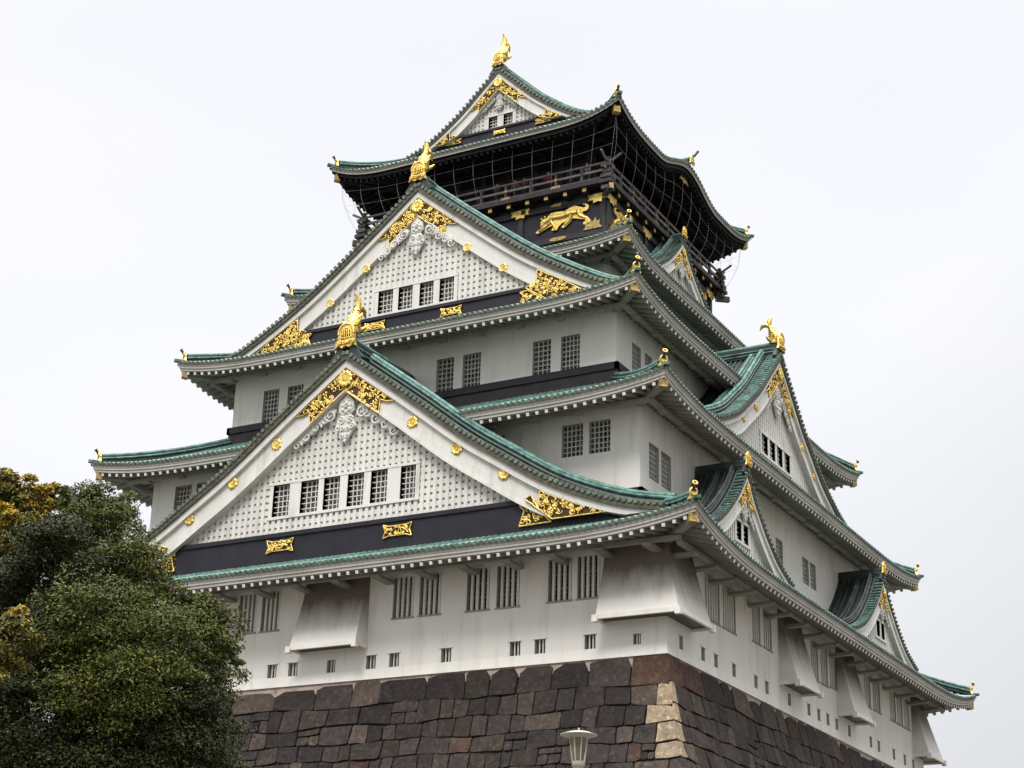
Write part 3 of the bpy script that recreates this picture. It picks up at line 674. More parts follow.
    if tri:
        pm = offset_prof(pr, o[1]+.03); pi = offset_prof(pr, o[2]); zf_ = zb0+.22*s
        ue = float(np.interp(-zf_, [-p[1] for p in pm], [p[0] for p in pm])); u0 = float(np.interp(-(zb1-.0), [-p[1] for p in pi], [p[0] for p in pi]))+tsh; ue = ue+tsh*.7
        ux = u0+1.0*s
        T1 = [(u0+.05, zb1-.1*s), (u0+.35*s, zb1+.05*s), (ux-.25*s, interp(pm, ux)-.75*s), (ux-.2*s, interp(pm, ux-.2*s)-.02), (ux+.3*s, interp(pm, ux+.3*s)-.02), ((ux+ue)/2, interp(pm, (ux+ue)/2)), (ue, zf_), (u0+1.45*s, zf_-.02)]
        for q in (-1, 1):
            h_ = [(q*u, z) for u, z in T1]; scrollwork(T, h_ if q > 0 else h_[::-1], dB+.05, root, .21*s, .036*s, 1.0, 'gold_corner_plate')
            W = 1.25*s; pl = [(u0-.35*s, zb1-.3*s), (u0-.1*s, zb1-.55*s), (u0-.35*s, zb0+.12*s), (u0+1.3*s, zb0+.16*s), (u0+.2*s, zb1-.27*s)]
            h_ = [(q*u, z) for u, z in pl]; scrollwork(T, h_ if q > 0 else h_[::-1], dw+.2, root, .2*s, .045*s, 1.3, 'gold_band_plate')
    if pend:
        pendant(T, dw+.16, offset_prof(pr, o[2])[0][1]-.40*s, 1.0*s*ps, root, offset_prof(pr, o[2]))
    # main ridge
    mbr = MB(T); zr = za-.15
    mbr.box(-.26*s, .26*s, dback, dv-.25*s, zr, zr+ridge_h*s, 0)
    mbr.tube([(0, dback, zr+ridge_h*s+.05), (0, dv-.1*s, zr+ridge_h*s+.05)], .2*s, 8, 1)
    for q in (-1, 1):
        for hh in (.25, .55): mbr.tube([(q*.27*s, dback, zr+ridge_h*s*hh), (q*.27*s, dv-.25*s, zr+ridge_h*s*hh)], .07*s, 6, 1)
        mbr.prism([(q*.2*s, zr-.25*s), (q*.2*s, zr+.55*s), (q*.55*s, zr+.35*s), (q*.62*s, zr+.1*s), (q*.95*s, zr-.35*s), (q*.7*s, zr-.6*s)][::q], dv-.32*s, dv-.06*s, 0)
    mbr.build('main_ridge', [darkroof, tile_dark if small else verdi], root)
    if shieldp: shield(T, dv+.06, za+.22*s, 1.08*s*shs, root)
    if fishy: fish(T, dv-.62*s*fs, za+ridge_h*s*.9+fz*s, 1.0*s*fs, root)
    return root

G1p = [(0, 16.40), (3.94, 13.48), (6.83, 11.26), (9.04, 9.8), (11.78, 8.12), (14.79, 6.88), (17.3, 6.3)]
gable('f', 0, G1p, 21.1, 14.9, 20.45, (6.0, 7.4),
      [(-4.25, -3.25, 8.4, 9.9), (-2.57, -1.52, 8.4, 9.9), (-1.2, -.25, 8.4, 9.9), (.2, 1.15, 8.4, 9.9), (1.55, 2.5, 8.4, 9.9), (3.25, 4.1, 8.4, 9.9)],
      1., ros=[(q*u, z, .33) for q in (-1, 1) for u, z in ((9.15, 8.72), (6.55, 10.3), (4.0, 12.0))],
      plates=[(-3.45, 6.72, 1.6, .66), (3.35, 6.72, 1.6, .66)], kud=(1.0, 1.75), tsh=.75)
G3p = [(0, 28.55), (3.45, 25.75), (6.55, 23.35), (8.95, 21.8), (11.25, 20.55), (12.9, 20.0)]
gable('f', 0, G3p, 15.3, 8.0, 14.9, (19.85, 20.95),
      [(-2.4, -1.45, 21.25, 22.45), (-1.1, -.2, 21.25, 22.45), (.25, 1.12, 21.25, 22.45), (1.5, 2.4, 21.25, 22.45)],
      .88, o=(.4, .68, 1.58), ros=[(q*u, z, .28) for q in (-1, 1) for u, z in ((5.45, 22.35), (3.2, 24.0))],
      plates=[(-2.4, 20.4, 1.3, .5), (2.4, 20.4, 1.3, .5)], kud=(1.0, 1.7), tsh=-.45)
G5p = [(0, 40.55), (1.5, 39.1), (2.95, 37.75), (5.0, 36.3), (6.4, 35.75)]
for kk in 'fb':
    gable(kk, 0, G5p, 6.9, 0.0, 6.4, (35.9, 36.45), [(-.8, -.18, 36.6, 37.3), (.24, .88, 36.6, 37.3)], .66, o=(.3, .5, 1.12), plates=[(.1, 36.08, .8, .28)], kud=(1.0,), lat=.27, fs=1.35, shs=1.0, ps=.55)
G2p = [(0, 21.5), (2, 19.6), (3.55, 18.12), (5.2, 16.88), (6.8, 15.75), (9, 14.72), (10.6, 14.2)]
gable('r', 0, G2p, 15.25, 10.5, 14.75, (13.5, 14.3), [(-2.2, -1.25, 14.95, 15.9), (-1.0, -.1, 14.95, 15.9), (.15, 1.05, 14.95, 15.9), (1.35, 2.25, 14.95, 15.9)],
      .82, o=(.36, .6, 1.35), ros=[(q*u, z, .26) for q in (-1, 1) for u, z in ((3.6, 16.95), (5.5, 15.75))], tri=False, kud=(1.0, 1.75), lat=.3, fz=.0, fs=.95)
gp = [(0, 10.95), (.96, 9.75), (1.8, 8.92), (2.8, 8.08), (4.0, 7.3), (5.1, 6.85), (6.2, 6.5)]
for c in (-10.92, 10.92):
    gable('r', c, gp, 17.3, 14.5, 16.9, (5.6, 6.4), [(-.75, -.1, 7.25, 8.05), (.15, .8, 7.25, 8.05)], .55, o=(.24, .42, .95), fishy=False, tri=False, kud=(1.2, 2.6), lat=.27, small=True, shs=1., ps=.62)
g4 = [(0, 29.9), (1, 28.85), (2, 27.92), (3, 27.2), (4, 26.6), (4.8, 26.2)]
gable('r', 0, g4, 9.35, 7.8, 9.0, (25.4, 26.0), [], .52, o=(.22, .4, .9), fishy=False, tri=False, kud=(1.2, 2.4), lat=.27, shs=1., ps=.75)

# ------------------------------------------------------------------ top storey, balcony
TOP = MB()
for k in 'frbl':
    TOP.T = FACE(k); L, D = (A5, B5) if k in 'fb' else (B5, A5)
    TOP.add([(-L, D, 26), (L, D, 26), (L, D, 29.95), (-L, D, 29.95)], [(0, 1, 2, 3)], 0)
top = TOP.build('storey_wall', [black], castle)
fr = MB()
for k in 'frbl':
    fr.T = FACE(k); L, D = (A5, B5) if k in 'fb' else (B5, A5)
    fr.box(-L-.1, L+.1, D+.003, D+.14, 29.25, 29.6, 0); fr.box(-L-.1, L+.1, D+.003, D+.14, 27.15, 27.5, 0)
    for u in (-L+.14, -2.4, 2.4, L-.14): fr.box(u-.16, u+.16, D+.003, D+.10, 26.2, 29.25, 0)
fr.build('panel_framing', [blackwood], top)
tiger = [(3.41, 28.04), (3.56, 28.15), (3.81, 28.15), (3.73, 28.35), (3.72, 28.62), (3.85, 28.79), (4.1, 28.84), (4.4, 29.08), (4.75, 29.1), (5.31, 29.03), (5.56, 29.17), (5.91, 29.25), (6.21, 29.13), (6.51, 28.99), (6.63, 29.04), (6.59, 29.15), (6.46, 29.2), (6.41, 29.27), (6.61, 29.26), (6.81, 29.1), (6.81, 28.9), (6.66, 28.78), (6.46, 28.78), (6.4, 28.69), (6.52, 28.52), (6.77, 28.36), (6.9, 28.19), (6.9, 27.99), (6.72, 27.95), (6.48, 27.93), (6.47, 28.06), (6.62, 28.13), (6.57, 28.26), (6.32, 28.31), (6.02, 28.43), (5.77, 28.48), (5.67, 28.3), (5.43, 28.11), (5.23, 27.98), (5.08, 28.06), (5.27, 28.24), (5.37, 28.37), (5.12, 28.32), (4.92, 28.16), (4.78, 27.95), (4.47, 27.96), (4.47, 28.08), (4.62, 28.18), (4.57, 28.29), (4.32, 28.24), (4.07, 28.15), (3.81, 28.05), (3.56, 27.95)]
def tiger_relief(k, sgn):
    mb = MB(FACE(k)); D = B5 if k in 'fb' else A5; d = D+.012
    P = [(sgn*u, z) for u, z in tiger]; mb.prism(P if sgn > 0 else P[::-1], d, d+.1, 0)
    def limb(pts, rr): mb.tube([(sgn*u, d+.08, z) for u, z in pts], rr, 7, 0)
    limb([(4.0, 28.55), (4.5, 28.78), (5.1, 28.72), (5.7, 28.82), (6.1, 28.8)], [.11, .17, .15, .17, .11])
    limb([(3.95, 28.6), (3.8, 28.35)], [.13, .1]); limb([(6.15, 28.8), (6.3, 28.5), (6.72, 28.3), (6.72, 28.05)], [.14, .11, .08, .07])
    limb([(4.5, 28.6), (4.1, 28.3), (3.6, 28.07)], [.12, .09, .07]); limb([(4.4, 28.6), (4.62, 28.2), (4.62, 28.03)], [.12, .08, .07])
    limb([(5.7, 28.7), (5.6, 28.4), (5.25, 28.1)], [.13, .1, .06])
    for u, z in ((3.78, 28.82), (4.0, 28.9)): mb.ball((sgn*u, d+.1, z), (.07, .06, .07), 0, 6, 5)
    for i in range(9):                                   # dark stripes
        u = 4.35+.24*i; mb.beam((sgn*u, d+.215-.01*(i % 3), 28.66+.05*(i % 2)), (sgn*(u+.08), d+.185, 28.9), .02, .03, 1)
    return mb.build('tiger_relief', [gold, goldback], top)
for kk in 'fr': tiger_relief(kk, 1); tiger_relief(kk, -1)
def fitting(k, u, d, z, W, H, name='gold_fitting', shape='pill'):
    mb = MB(FACE(k))
    if shape == 'pill': P = [(u+W/2*max(-1, min(1, 1.25*math.cos(x))), z+H/2*math.sin(x)) for x in np.linspace(0, 2*math.pi, 17)[:-1]]
    elif shape == 'sq': P = [(u-W/2, z-H/2), (u+W/2, z-H/2), (u+W/2, z+H/2), (u-W/2, z+H/2)]
    else: P = [(u-W/2, z-H*.2), (u-W*.4, z), (u-W/2, z+H/2), (u+W/2, z+H/2), (u+W*.4, z), (u+W/2, z-H*.2), (u+.22*W, z-.2*H), (u+.22*W, z-H*.62), (u, z-H*.45), (u-.22*W, z-H*.62), (u-.22*W, z-.2*H)]
    mb.prism(P, d+.004, d+.045, 0); return mb.build(name, [gold if shape != 'pill' else golddull], top)
for k in 'fr':
    D = B5 if k == 'f' else A5; L = A5 if k == 'f' else B5
    for u in (-4.9, 4.9): fitting(k, u, D+.14, 29.5, 1.05, .2); fitting(k, u, D+.14, 27.33, 1.05, .24)
    for u in (-2.4, 2.4, -L+.45, L-.45): fitting(k, u, D+.14, 29.42, 1.25, .5, shape='br')
    for u in (-L+.75, L-.75):
        mb = MB(FACE(k))
        mb.prism([(u-.6, 27.5), (u-.42, 27.72), (u-.5, 27.86), (u-.22, 27.84), (u-.14, 28.12), (u+.02, 27.94), (u+.2, 28.2), (u+.3, 27.9), (u+.46, 28.02), (u+.44, 27.74), (u+.62, 27.5)], D+.145, D+.2, 0)
        mb.build('gold_flower', [golddull], top)
# balcony
bal = empty('balcony', (0, 0, 0), castle); BX, BY = 8.35, 8.4
fl_ = MB(); fl_.box(-BX, BX, -BY, BY, 30.02, 30.2, 0)
for s_, (x, y) in ((0, (1, 0)),):
    pass
for k in 'frbl':
    fl_.T = FACE(k); L, D = (BX, BY) if k in 'fb' else (BY, BX); Dw = B5 if k in 'fb' else A5
    fl_.box(-L-.05, L+.05, D+.003, D+.1, 29.98, 30.24, 0)
    n = 14
    for i in range(n): u = -L+.35+i*(2*L-.7)/(n-1); fl_.beam((u, D-.12, 29.84), (u, Dw-.05, 29.84), .26, .3, 0)
    for i in range(7): u = -L+.5+i*(2*L-1)/6; fl_.beam((u, D-.5, 29.5), (u, Dw, 29.5), .3, .3, 0)
flo = fl_.build('balcony_floor', [blackwood], bal)
for k in 'fr':
    L, D = (BX, BY) if k == 'f' else (BY, BX)
    n = 14
    for i in range(n):
        u = -L+.35+i*(2*L-.7)/(n-1); mb = MB(FACE(k)); mb.box(u-.12, u+.12, D-.117, D-.085, 29.74, 29.96, 0); mb.build('joist_cap', [gold], bal)
for k in 'frbl':
    ra = MB(FACE(k)); L, D = (BX, BY) if k in 'fb' else (BY, BX)
    dr = D-.12
    ra.beam((-L-.1, dr, 30.36), (L+.1, dr, 30.36), .16, .16, 1); ra.beam((-L-.25, dr, 30.85), (L+.25, dr, 30.85), .12, .13, 0)
    xs = np.linspace(-L-.75, L+.75, 31)
    ra.tube([(x, dr, 31.3+.38*max(0, (abs(x)-L+.1)/.85)**1.6) for x in xs], .075, 8, 0)
    for i in range(11):
        u = -L+.1+i*(2*L-.2)/10; ra.box(u-.075, u+.075, dr-.085, dr+.085, 30.2, 31.25, 1)
    for i in range(0, 11, 2):
        u = -L+.1+i*(2*L-.2)/10; ra.box(u-.3, u+.3, dr-.1, dr+.1, 30.27, 30.45, 2); ra.box(u-.1, u+.1, dr-.1, dr+.1, 30.78, 30.92, 2)
    ra.build('railing', [railwood, brownwood, golddull], bal)
for sx in (-1, 1):
    for sy in (-1, 1):
        mb = MB(); x, y = sx*(BX-.1), sy*(BY-.1)
        for i, (zz, ex) in enumerate(((29.5, .25), (29.85, .45), (30.2, .35), (30.55, .2), (30.9, .3))):
            mb.box(x-.16-ex*.5, x+.16+ex*.5, y-.16-ex*.5, y+.16+ex*.5, zz, zz+.22, i % 2)
        mb.box(x-.1, x+.1, y-.1, y+.1, 29.4, 31.6, 0)
        mb.build('corner_post', [brownwood, blackwood], bal)
        mb = MB(); mb.beam((sx*(BX-.3), sy*(BY-.3), 29.45), (sx*(BX+.35), sy*(BY+.35), 29.5), .26, .34, 0, 1); mb.build('corner_joist_cap', [brownwood, golddull], bal)
# upper storey behind the balcony
up_ = MB()
for k in 'frbl':
    up_.T = FACE(k); L, D = (6.3, 6.5) if k in 'fb' else (6.5, 6.3)
    up_.add([(-L, D, 30.1), (L, D, 30.1), (L, D, 33.9), (-L, D, 33.9)], [(0, 1, 2, 3)], 1)
    for i in range(8): u = -L+.15+i*(2*L-.3)/7; up_.box(u-.15, u+.15, D+.003, D+.16, 30.1, 33.8, 0)
    up_.box(-L, L, D+.17, D+.22, 32.3, 32.55, 0); up_.box(-L, L, D+.17, D+.3, 33.3, 33.6, 0); up_.box(-L, L, D+.004, D+.12, 31.0, 31.15, 0)
up_.build('storey_wall', [blackwood, dark], castle)
# gold fittings under the undulating eave and fitting plates on the fascia
for k in 'r':
    for u, zz, W, H in ((-4.6, 33.05, .75, .3), (0, 33.85, 1.3, .55), (4.6, 33.05, .75, .3)):
        mb = MB(FACE(k)); P = [(u-W/2, zz-H*.3), (u-W*.3, zz+H*.2), (u, zz+H/2), (u+W*.3, zz+H*.2), (u+W/2, zz-H*.3), (u+W*.2, zz-H*.2), (u, zz-H/2), (u-W*.2, zz-H*.2)]
        mb.prism(P, 9.32, 9.40, 0); mb.build('gold_fitting', [golddull], roof5)
# ridge and shield of the undulating gable
mb = MB(FACE('r')); mb.beam((0, 9.75, 34.95), (0, 6.4, 35.0), .34, .34, 0); mb.tube([(0, 9.9, 35.2), (0, 6.4, 35.2)], .14, 8, 1); mb.tube([(0, 9.8, 35.2), (0, 10.1, 35.35), (0, 10.35, 35.6)], .08, 8, 1)
mb.build('main_ridge', [darkroof, verdi], roof5)
shield(FACE('r'), 9.95, 34.85, .5, roof5)
# safety net wires
net = MB()
for k in 'frbl':
    net.T = FACE(k); L, D = (9.25, 9.4) if k in 'fb' else (9.4, 9.25)
    zt = lambda u: 33.05+(1.0*(.5+.5*math.cos(math.pi*u/4.4)) if k in 'rl' and abs(u) < 4.4 else 0)+.55*max(0, (abs(u)/9.4-.55)/.45)**2
    n = 15
    for i in range(n):
        u = -L+i*2*L/(n-1); f = BX/9.25
        net.tube([(u*(1+(f-1)*t**2), D+(BY+.1-D if k in 'fb' else BX+.1-D)*t**2+.25*math.sin(math.pi*t)*0.5, zt(u)+(30.1-zt(u))*t) for t in np.linspace(0, 1, 9)], .0075, 4, 0)
    for t in (.22, .5):
        f = 1+(BX/9.25-1)*t*t
        net.tube([(u*f, D+((BY if k in 'fb' else BX)+.1-D)*t*t+.12*math.sin(math.pi*t), zt(u)+(30.1-zt(u))*t) for u in np.linspace(-L, L, 25)], .006, 4, 0)
net.build('safety_net', [wire], castle)

# ------------------------------------------------------------------ stone base
GZ = -18.24
delta = lambda z: .19*(-z)+.012*z*z
stone_m = mat('castle_stone', (.55, .53, .54), (1.35, 1.28, 1.2), 2.3, .92, lo=.25, hi=.78, bump=.8, bscale=7, c3=(1.9, 1.8, 1.65), s3=5, attr='col', spec=.2)
joint_m = mat('dark_joint', (.012, .010, .010), (.03, .025, .023), 3., .95)
mortar_m = mat('old_mortar', (.30, .235, .20), (.42, .34, .30), 2., .95, c3=(.16, .13, .12), s3=3)
base = empty('stone_base', (0, 0, GZ)); tag(base, 'battered dark stone wall of irregular blocks that carries the white tower', 'stone wall')
sb = MB(); cols = []
def scol():
    r_ = random.random()
    if r_ < .62: c = np.array((.052, .044, .043))
    elif r_ < .84: c = np.array((.064, .054, .047))
    elif r_ < .875: c = np.array((.078, .050, .039))
    else: c = np.array((.086, .070, .060))
    return c*random.uniform(.50, 1.0)*np.array((.98, 1.0, 1.0))
rows = [0, -1.28]; z = -1.28
while z > GZ+.3: z -= random.uniform(.74, 1.06); rows.append(max(z, GZ-.2))
def stone(mp, s0a, s1a, za, s0b, s1b, zb, c, top=False):
    """front block between upper edge (s0a..s1a at za fn) and lower edge; mp(s, z, out) -> xyz"""
    g_ = random.uniform(.018, .042)
    q = [(s0a+g_, za(s0a)-g_), (s1a-g_, za(s1a)-g_), (s1b-g_, zb(s1b)+g_), (s0b+g_, zb(s0b)+g_)]
    # 12-gon outline with rounded, chipped corners
    out = []
    for i in range(4):
        p, nx, pv = np.array(q[i]), np.array(q[(i+1) % 4]), np.array(q[i-1])
        la, lb = np.linalg.norm(nx-p), np.linalg.norm(pv-p)
        ca = min(.3*la, random.uniform(.02, .09) if not (top and i < 2) else random.uniform(.1, .55)); cb = min(.3*lb, random.uniform(.02, .08) if not (top and i < 2) else random.uniform(.05, .3))
        out.append(tuple(p+(pv-p)/max(lb, .01)*cb)); out.append(tuple(p+(nx-p)/max(la, .01)*ca))
        m_ = (p+nx)/2+rng.normal(0, .02, 2); out.append(tuple(m_))
    cen = np.mean(out, axis=0); n = len(out); o0 = random.uniform(-.02, .03)
    tx, tz = random.uniform(-.03, .03), random.uniform(-.03, .03)
    vs = []
    for f, dp in ((1., -.10), (1., .0), (.975, .016), (.6, .020)):
        for p in out:
            pp = cen+(np.array(p)-cen)*f; vs.append(mp(pp[0], pp[1], o0+dp+random.uniform(-.012, .012)+tx*(p[0]-cen[0])+tz*(p[1]-cen[1])))
    vs.append(mp(cen[0], cen[1], o0+.02))
    sb.add(vs, [(i*n+j, i*n+(j+1) % n, (i+1)*n+(j+1) % n, (i+1)*n+j) for i in range(3) for j in range(n)]+[(3*n+j, 3*n+(j+1) % n, 4*n) for j in range(n)], 0, False)
    cols.extend([(*c, 1)]*len(vs))
ph = {}
quoin = []
for r_ in range(len(rows)-1):
    tan = -5.4 < rows[r_+1] and rows[r_] < -1.2
    c = np.array((.30, .245, .175))*random.uniform(.93, 1.05) if tan else scol()
    quoin.append((c, (.55, 1.2, .85, 1.0)[(r_-1) % 4] if r_ else 1.6, random.uniform(.3, .5) if tan else random.uniform(.9, 1.4)))
for k in 'frbl':
    L0, D0 = (A1, B1) if k in 'fb' else (B1, A1)
    T = FACE(k)
    mp = lambda s, z, o_, T=T, D0=D0: T(s, D0+.02+delta(z)+o_, z)
    amp = [(random.uniform(0, 6), random.uniform(.3, .6), random.uniform(.03, .09)) for _ in rows]
    for r_ in range(len(rows)-1):
        zt, zbm = rows[r_], rows[r_+1]; A_, B_ = amp[r_], amp[r_+1]
        def za(s, zt=zt, A_=A_, r_=r_): return zt+(A_[2]*math.sin(s*A_[1]*2+A_[0])+.04*math.sin(s*3.1+A_[0]*3))*(0 if r_ == 0 else 1)
        def zb(s, zb_=zbm, B_=B_): return zb_+B_[2]*math.sin(s*B_[1]*2+B_[0])+.04*math.sin(s*3.1+B_[0]*3)
        Lt, Lb = L0+delta(zt), L0+delta(zbm)
        near = k == 'f'
        c, w1, w2 = quoin[r_]; wq = w1 if k in 'fb' else w2
        s = -Lt+ (w2 if k == 'r' else w1)
        # left quoin
        stone(mp, -Lt, s, za, -Lb, s+random.uniform(-.08, .08), zb, c if k == 'r' and (c[0] < .3 or w2 > .3) else scol(), False)
        end = Lt-wq
        tl0 = 0
        while s < end-.01:
            wd = random.choice((random.uniform(.55, .9), random.uniform(.8, 1.3), random.uniform(1.1, 1.8))) if r_ else random.uniform(1.1, 2.6)
            e_ = s+wd
            if end-e_ < .55: e_ = end
            top_ = r_ == 0
            if top_:
                dzt = random.choice((.03, .05, .12, .25)); zaa = lambda q, dzt=dzt, za=za: za(q)-dzt
            else: zaa = za
            if not top_ and wd > 1.0 and random.random() < .10:
                zm_ = lambda q, za=za, zb=zb, f=random.uniform(.4, .6): za(q)*(1-f)+zb(q)*f
                stone(mp, s, e_, zaa, s, e_, zm_, scol()); 
                x = s+(e_-s)*random.uniform(.35, .65)
                stone(mp, s, x, zm_, s, x, zb, scol()); stone(mp, x, e_, zm_, x, e_, zb, scol()); tl0 = 0
            else:
                tl1 = random.uniform(-.09, .09) if e_ < end else 0
                stone(mp, s, e_, zaa, s+tl0, e_+tl1, zb, scol(), top_); tl0 = tl1
            s = e_
        stone(mp, end, Lt, za, end, Lb, zb, c, False)
sbo = sb.build('stone_blocks', [stone_m], base, cols)
jb = MB()
for k in 'frbl':
    L0, D0 = (A1, B1) if k in 'fb' else (B1, A1); jb.T = FACE(k)
    zs = [0, -.5, -1.3]+[-2-i for i in range(17)]
    for za_, zb_ in zip(zs, zs[1:]):
        o_ = -.03 if za_ > -.4 else -.08
        vs = [(-L0-delta(za_)-o_*.5, D0+delta(za_)+o_, za_), (L0+delta(za_)+o_*.5, D0+delta(za_)+o_, za_), (L0+delta(zb_)+o_*.5, D0+delta(zb_)+o_, zb_), (-L0-delta(zb_)-o_*.5, D0+delta(zb_)+o_, zb_)]
        jb.add(vs, [(0, 1, 2, 3)], 1 if za_ > -.4 else 0)
jo = jb.build('joints_and_mortar', [joint_m, mortar_m], base)
for o in (sbo, jo): o.location = (0, 0, -GZ)
# thin white sill between plaster and stone
mb = MB()
for k in 'frbl':
    mb.T = FACE(k); L0, D0 = (A1, B1) if k in 'fb' else (B1, A1)
    vs = [(-L0-.07, D0+.07, 0), (L0+.07, D0+.07, 0), (L0, D0+.004, .5), (-L0, D0+.004, .5), (-L0, D0-.02, 0), (L0, D0-.02, 0)]
    mb.add(vs, [(0, 1, 2, 3), (0, 4, 5, 1)], 0)
mb.build('wall_foot', [plaster], walls1)

# ------------------------------------------------------------------ ground
gm = mat('gravel_court', (.075, .068, .055), (.13, .118, .095), .6, .95, bump=.4, bscale=30)
mb = MB(); S_ = 3000; mb.add([(-S_, -S_, GZ), (S_, -S_, GZ), (S_, S_, GZ), (-S_, S_, GZ)], [(0, 1, 2, 3)]); tag(mb.build('ground', [gm]), kind='structure')

# ------------------------------------------------------------------ lamp
lampm = mat('cream_lamp_paint', (.38, .365, .31), (.50, .48, .42), 6., .6, bump=.1)
lampglass = mat('dusty_lamp_panes', (.10, .075, .05), (.22, .165, .10), 5., .25)
LX, LY = 36.92, -68.11
lamp = empty('street_lamp', (LX, LY, GZ)); tag(lamp, 'cream painted lamp post with tapered glass lantern and flat cap before the stone wall', 'street lamp')
zl = -12.72-GZ
mb = MB(); mb.tube([(0, 0, 0), (0, 0, .25), (0, 0, .3), (0, 0, zl-.5)], [.11, .11, .065, .05], 14, 0); mb.build('post', [lampm], lamp)
mb = MB(); mb.tube([(0, 0, zl-.5), (0, 0, zl-.46), (0, 0, zl-.455), (0, 0, zl-.40)], [.052, .075, .082, .082], 16, 0); mb.build('lantern_base', [lampm], lamp)
mb = MB(); mb.tube([(0, 0, zl-.40), (0, 0, zl-.11)], [.074, .112], 8, 0, smooth=False)
mb.build('lantern_glass', [lampglass], lamp)
mb = MB()
for i in range(8):
    a = i*math.pi/4; mb.tube([(.078*math.cos(a), .078*math.sin(a), zl-.41), (.118*math.cos(a), .118*math.sin(a), zl-.105)], .009, 5, 0)
mb.build('lantern_ribs', [lampm], lamp)
mb = MB(); mb.tube([(0, 0, zl-.115), (0, 0, zl-.11), (0, 0, zl-.075), (0, 0, zl-.068), (0, 0, zl-.035), (0, 0, zl-.02), (0, 0, zl+.02)], [.12, .13, .235, .235, .13, .012, .008], 20, 0, smooth=False); mb.build('lantern_cap', [lampm], lamp)

# ------------------------------------------------------------------ people on the balcony
skin = mat('skin', (.48, .30, .22), (.52, .33, .24), 4., .6); hairm = mat('dark_hair', (.015, .012, .01), (.03, .025, .02), 9., .6)
def person(x, y, z, rz, topc, legc, label, pose=0, h=1.66):
    """one continuous lofted surface: skin-modifier body, arms bent onto the rail or hanging"""
    k = h/1.7
    J = {'pel': (0, 0, .93), 'chest': (0, 0, 1.25), 'neck': (0, .01, 1.45), 'head0': (0, .03, 1.54), 'head1': (0, .04, 1.66)}
    V = [(0, 0, .93, .13), (0, .0, 1.1, .125), (0, 0, 1.28, .14), (0, 0, 1.42, .07), (0, .02, 1.5, .055), (0, .03, 1.58, .095), (0, .025, 1.68, .075)]
    Ed = [(0, 1), (1, 2), (2, 3), (3, 4), (4, 5), (5, 6)]
    for s in (-1, 1):
        b = len(V); V += [(s*.09, 0, .86, .095), (s*.1, .02, .5, .065), (s*.1, -.01, .1, .045), (s*.1, .1, .04, .04)]; Ed += [(0, b), (b, b+1), (b+1, b+2), (b+2, b+3)]
        b = len(V)
        if pose == 0 or (pose == 2 and s < 0): V += [(s*.19, 0, 1.37, .06), (s*.25, -.02, 1.1, .045), (s*.24, .16, .95, .035), (s*.22, .25, .97, .03)]
        elif pose == 1: V += [(s*.19, 0, 1.37, .06), (s*.24, .05, 1.1, .045), (s*.17, .3, 1.12, .036), (s*.15, .38, 1.13, .03)]
        else: V += [(s*.19, 0, 1.37, .06), (s*.25, .12, 1.2, .045), (s*.12, .24, 1.4, .036), (s*.09, .22, 1.5, .03)]
        Ed += [(2, b), (b, b+1), (b+1, b+2), (b+2, b+3)]
    me = bpy.data.meshes.new('person'); me.from_pydata([(v[0]*k, v[1]*k, v[2]*k) for v in V], Ed, [])
    tmp = bpy.data.objects.new('tmp', me); COL.objects.link(tmp)
    md = tmp.modifiers.new('s', 'SKIN'); sk = me.skin_vertices[0].data
    for i, v in enumerate(V): sk[i].radius = (v[3]*k, v[3]*k*(.8 if i < 3 else 1)); sk[i].use_root = i == 0
    tmp.modifiers.new('u', 'SUBSURF').levels = 1
    ev = tmp.evaluated_get(bpy.context.evaluated_depsgraph_get()); m2 = bpy.data.meshes.new_from_object(ev)
    bpy.data.objects.remove(tmp)
    m2.name = 'person'; m2.materials.clear()
    tm = mat('shirt_cloth', topc, tuple(c*.8 for c in topc), 6., .85); lm_ = mat('trouser_cloth', legc, tuple(c*.8 for c in legc), 6., .85)
    for mm_ in (lm_, tm, skin, hairm): m2.materials.append(mm_)
    for p in m2.polygons:
        c = p.center/k; r_ = math.hypot(c[0], c[1]); p.use_smooth = True
        if c[2] > 1.62 or (c[2] > 1.52 and c[1] < .0): p.material_index = 3
        elif c[2] > 1.45 and r_ < .14: p.material_index = 2
        elif abs(c[0]) > .05 and c[1] > .21 and c[2] > .9: p.material_index = 2
        elif c[2] > .92: p.material_index = 1
        else: p.material_index = 0
    o = bpy.data.objects.new('person', m2); COL.objects.link(o); o.location = (x, y, z); o.rotation_euler = (0, 0, rz)
    tag(o, label, 'person', 'visitors on the balcony')
    fb = MB()                                            # face: nose, eyes, ears as small features of the head
    fb.ball((0, .128*k, 1.575*k), (.014*k, .02*k, .022*k), 0, 6, 5)
    for s in (-1, 1): fb.ball((s*.034*k, .112*k, 1.6*k), (.013*k, .01*k, .009*k), 1, 6, 5); fb.ball((s*.098*k, .03*k, 1.58*k), (.014*k, .025*k, .032*k), 0, 6, 5)
    fb.box(-.024*k, .024*k, .108*k, .118*k, 1.532*k, 1.54*k, 2)
    lip = LIP; f = fb.build('face', [skin, hairm, lip], o)
    return o
LIP = mat('lips', (.35, .12, .1), (.4, .15, .12), 5., .5)
PF = math.pi
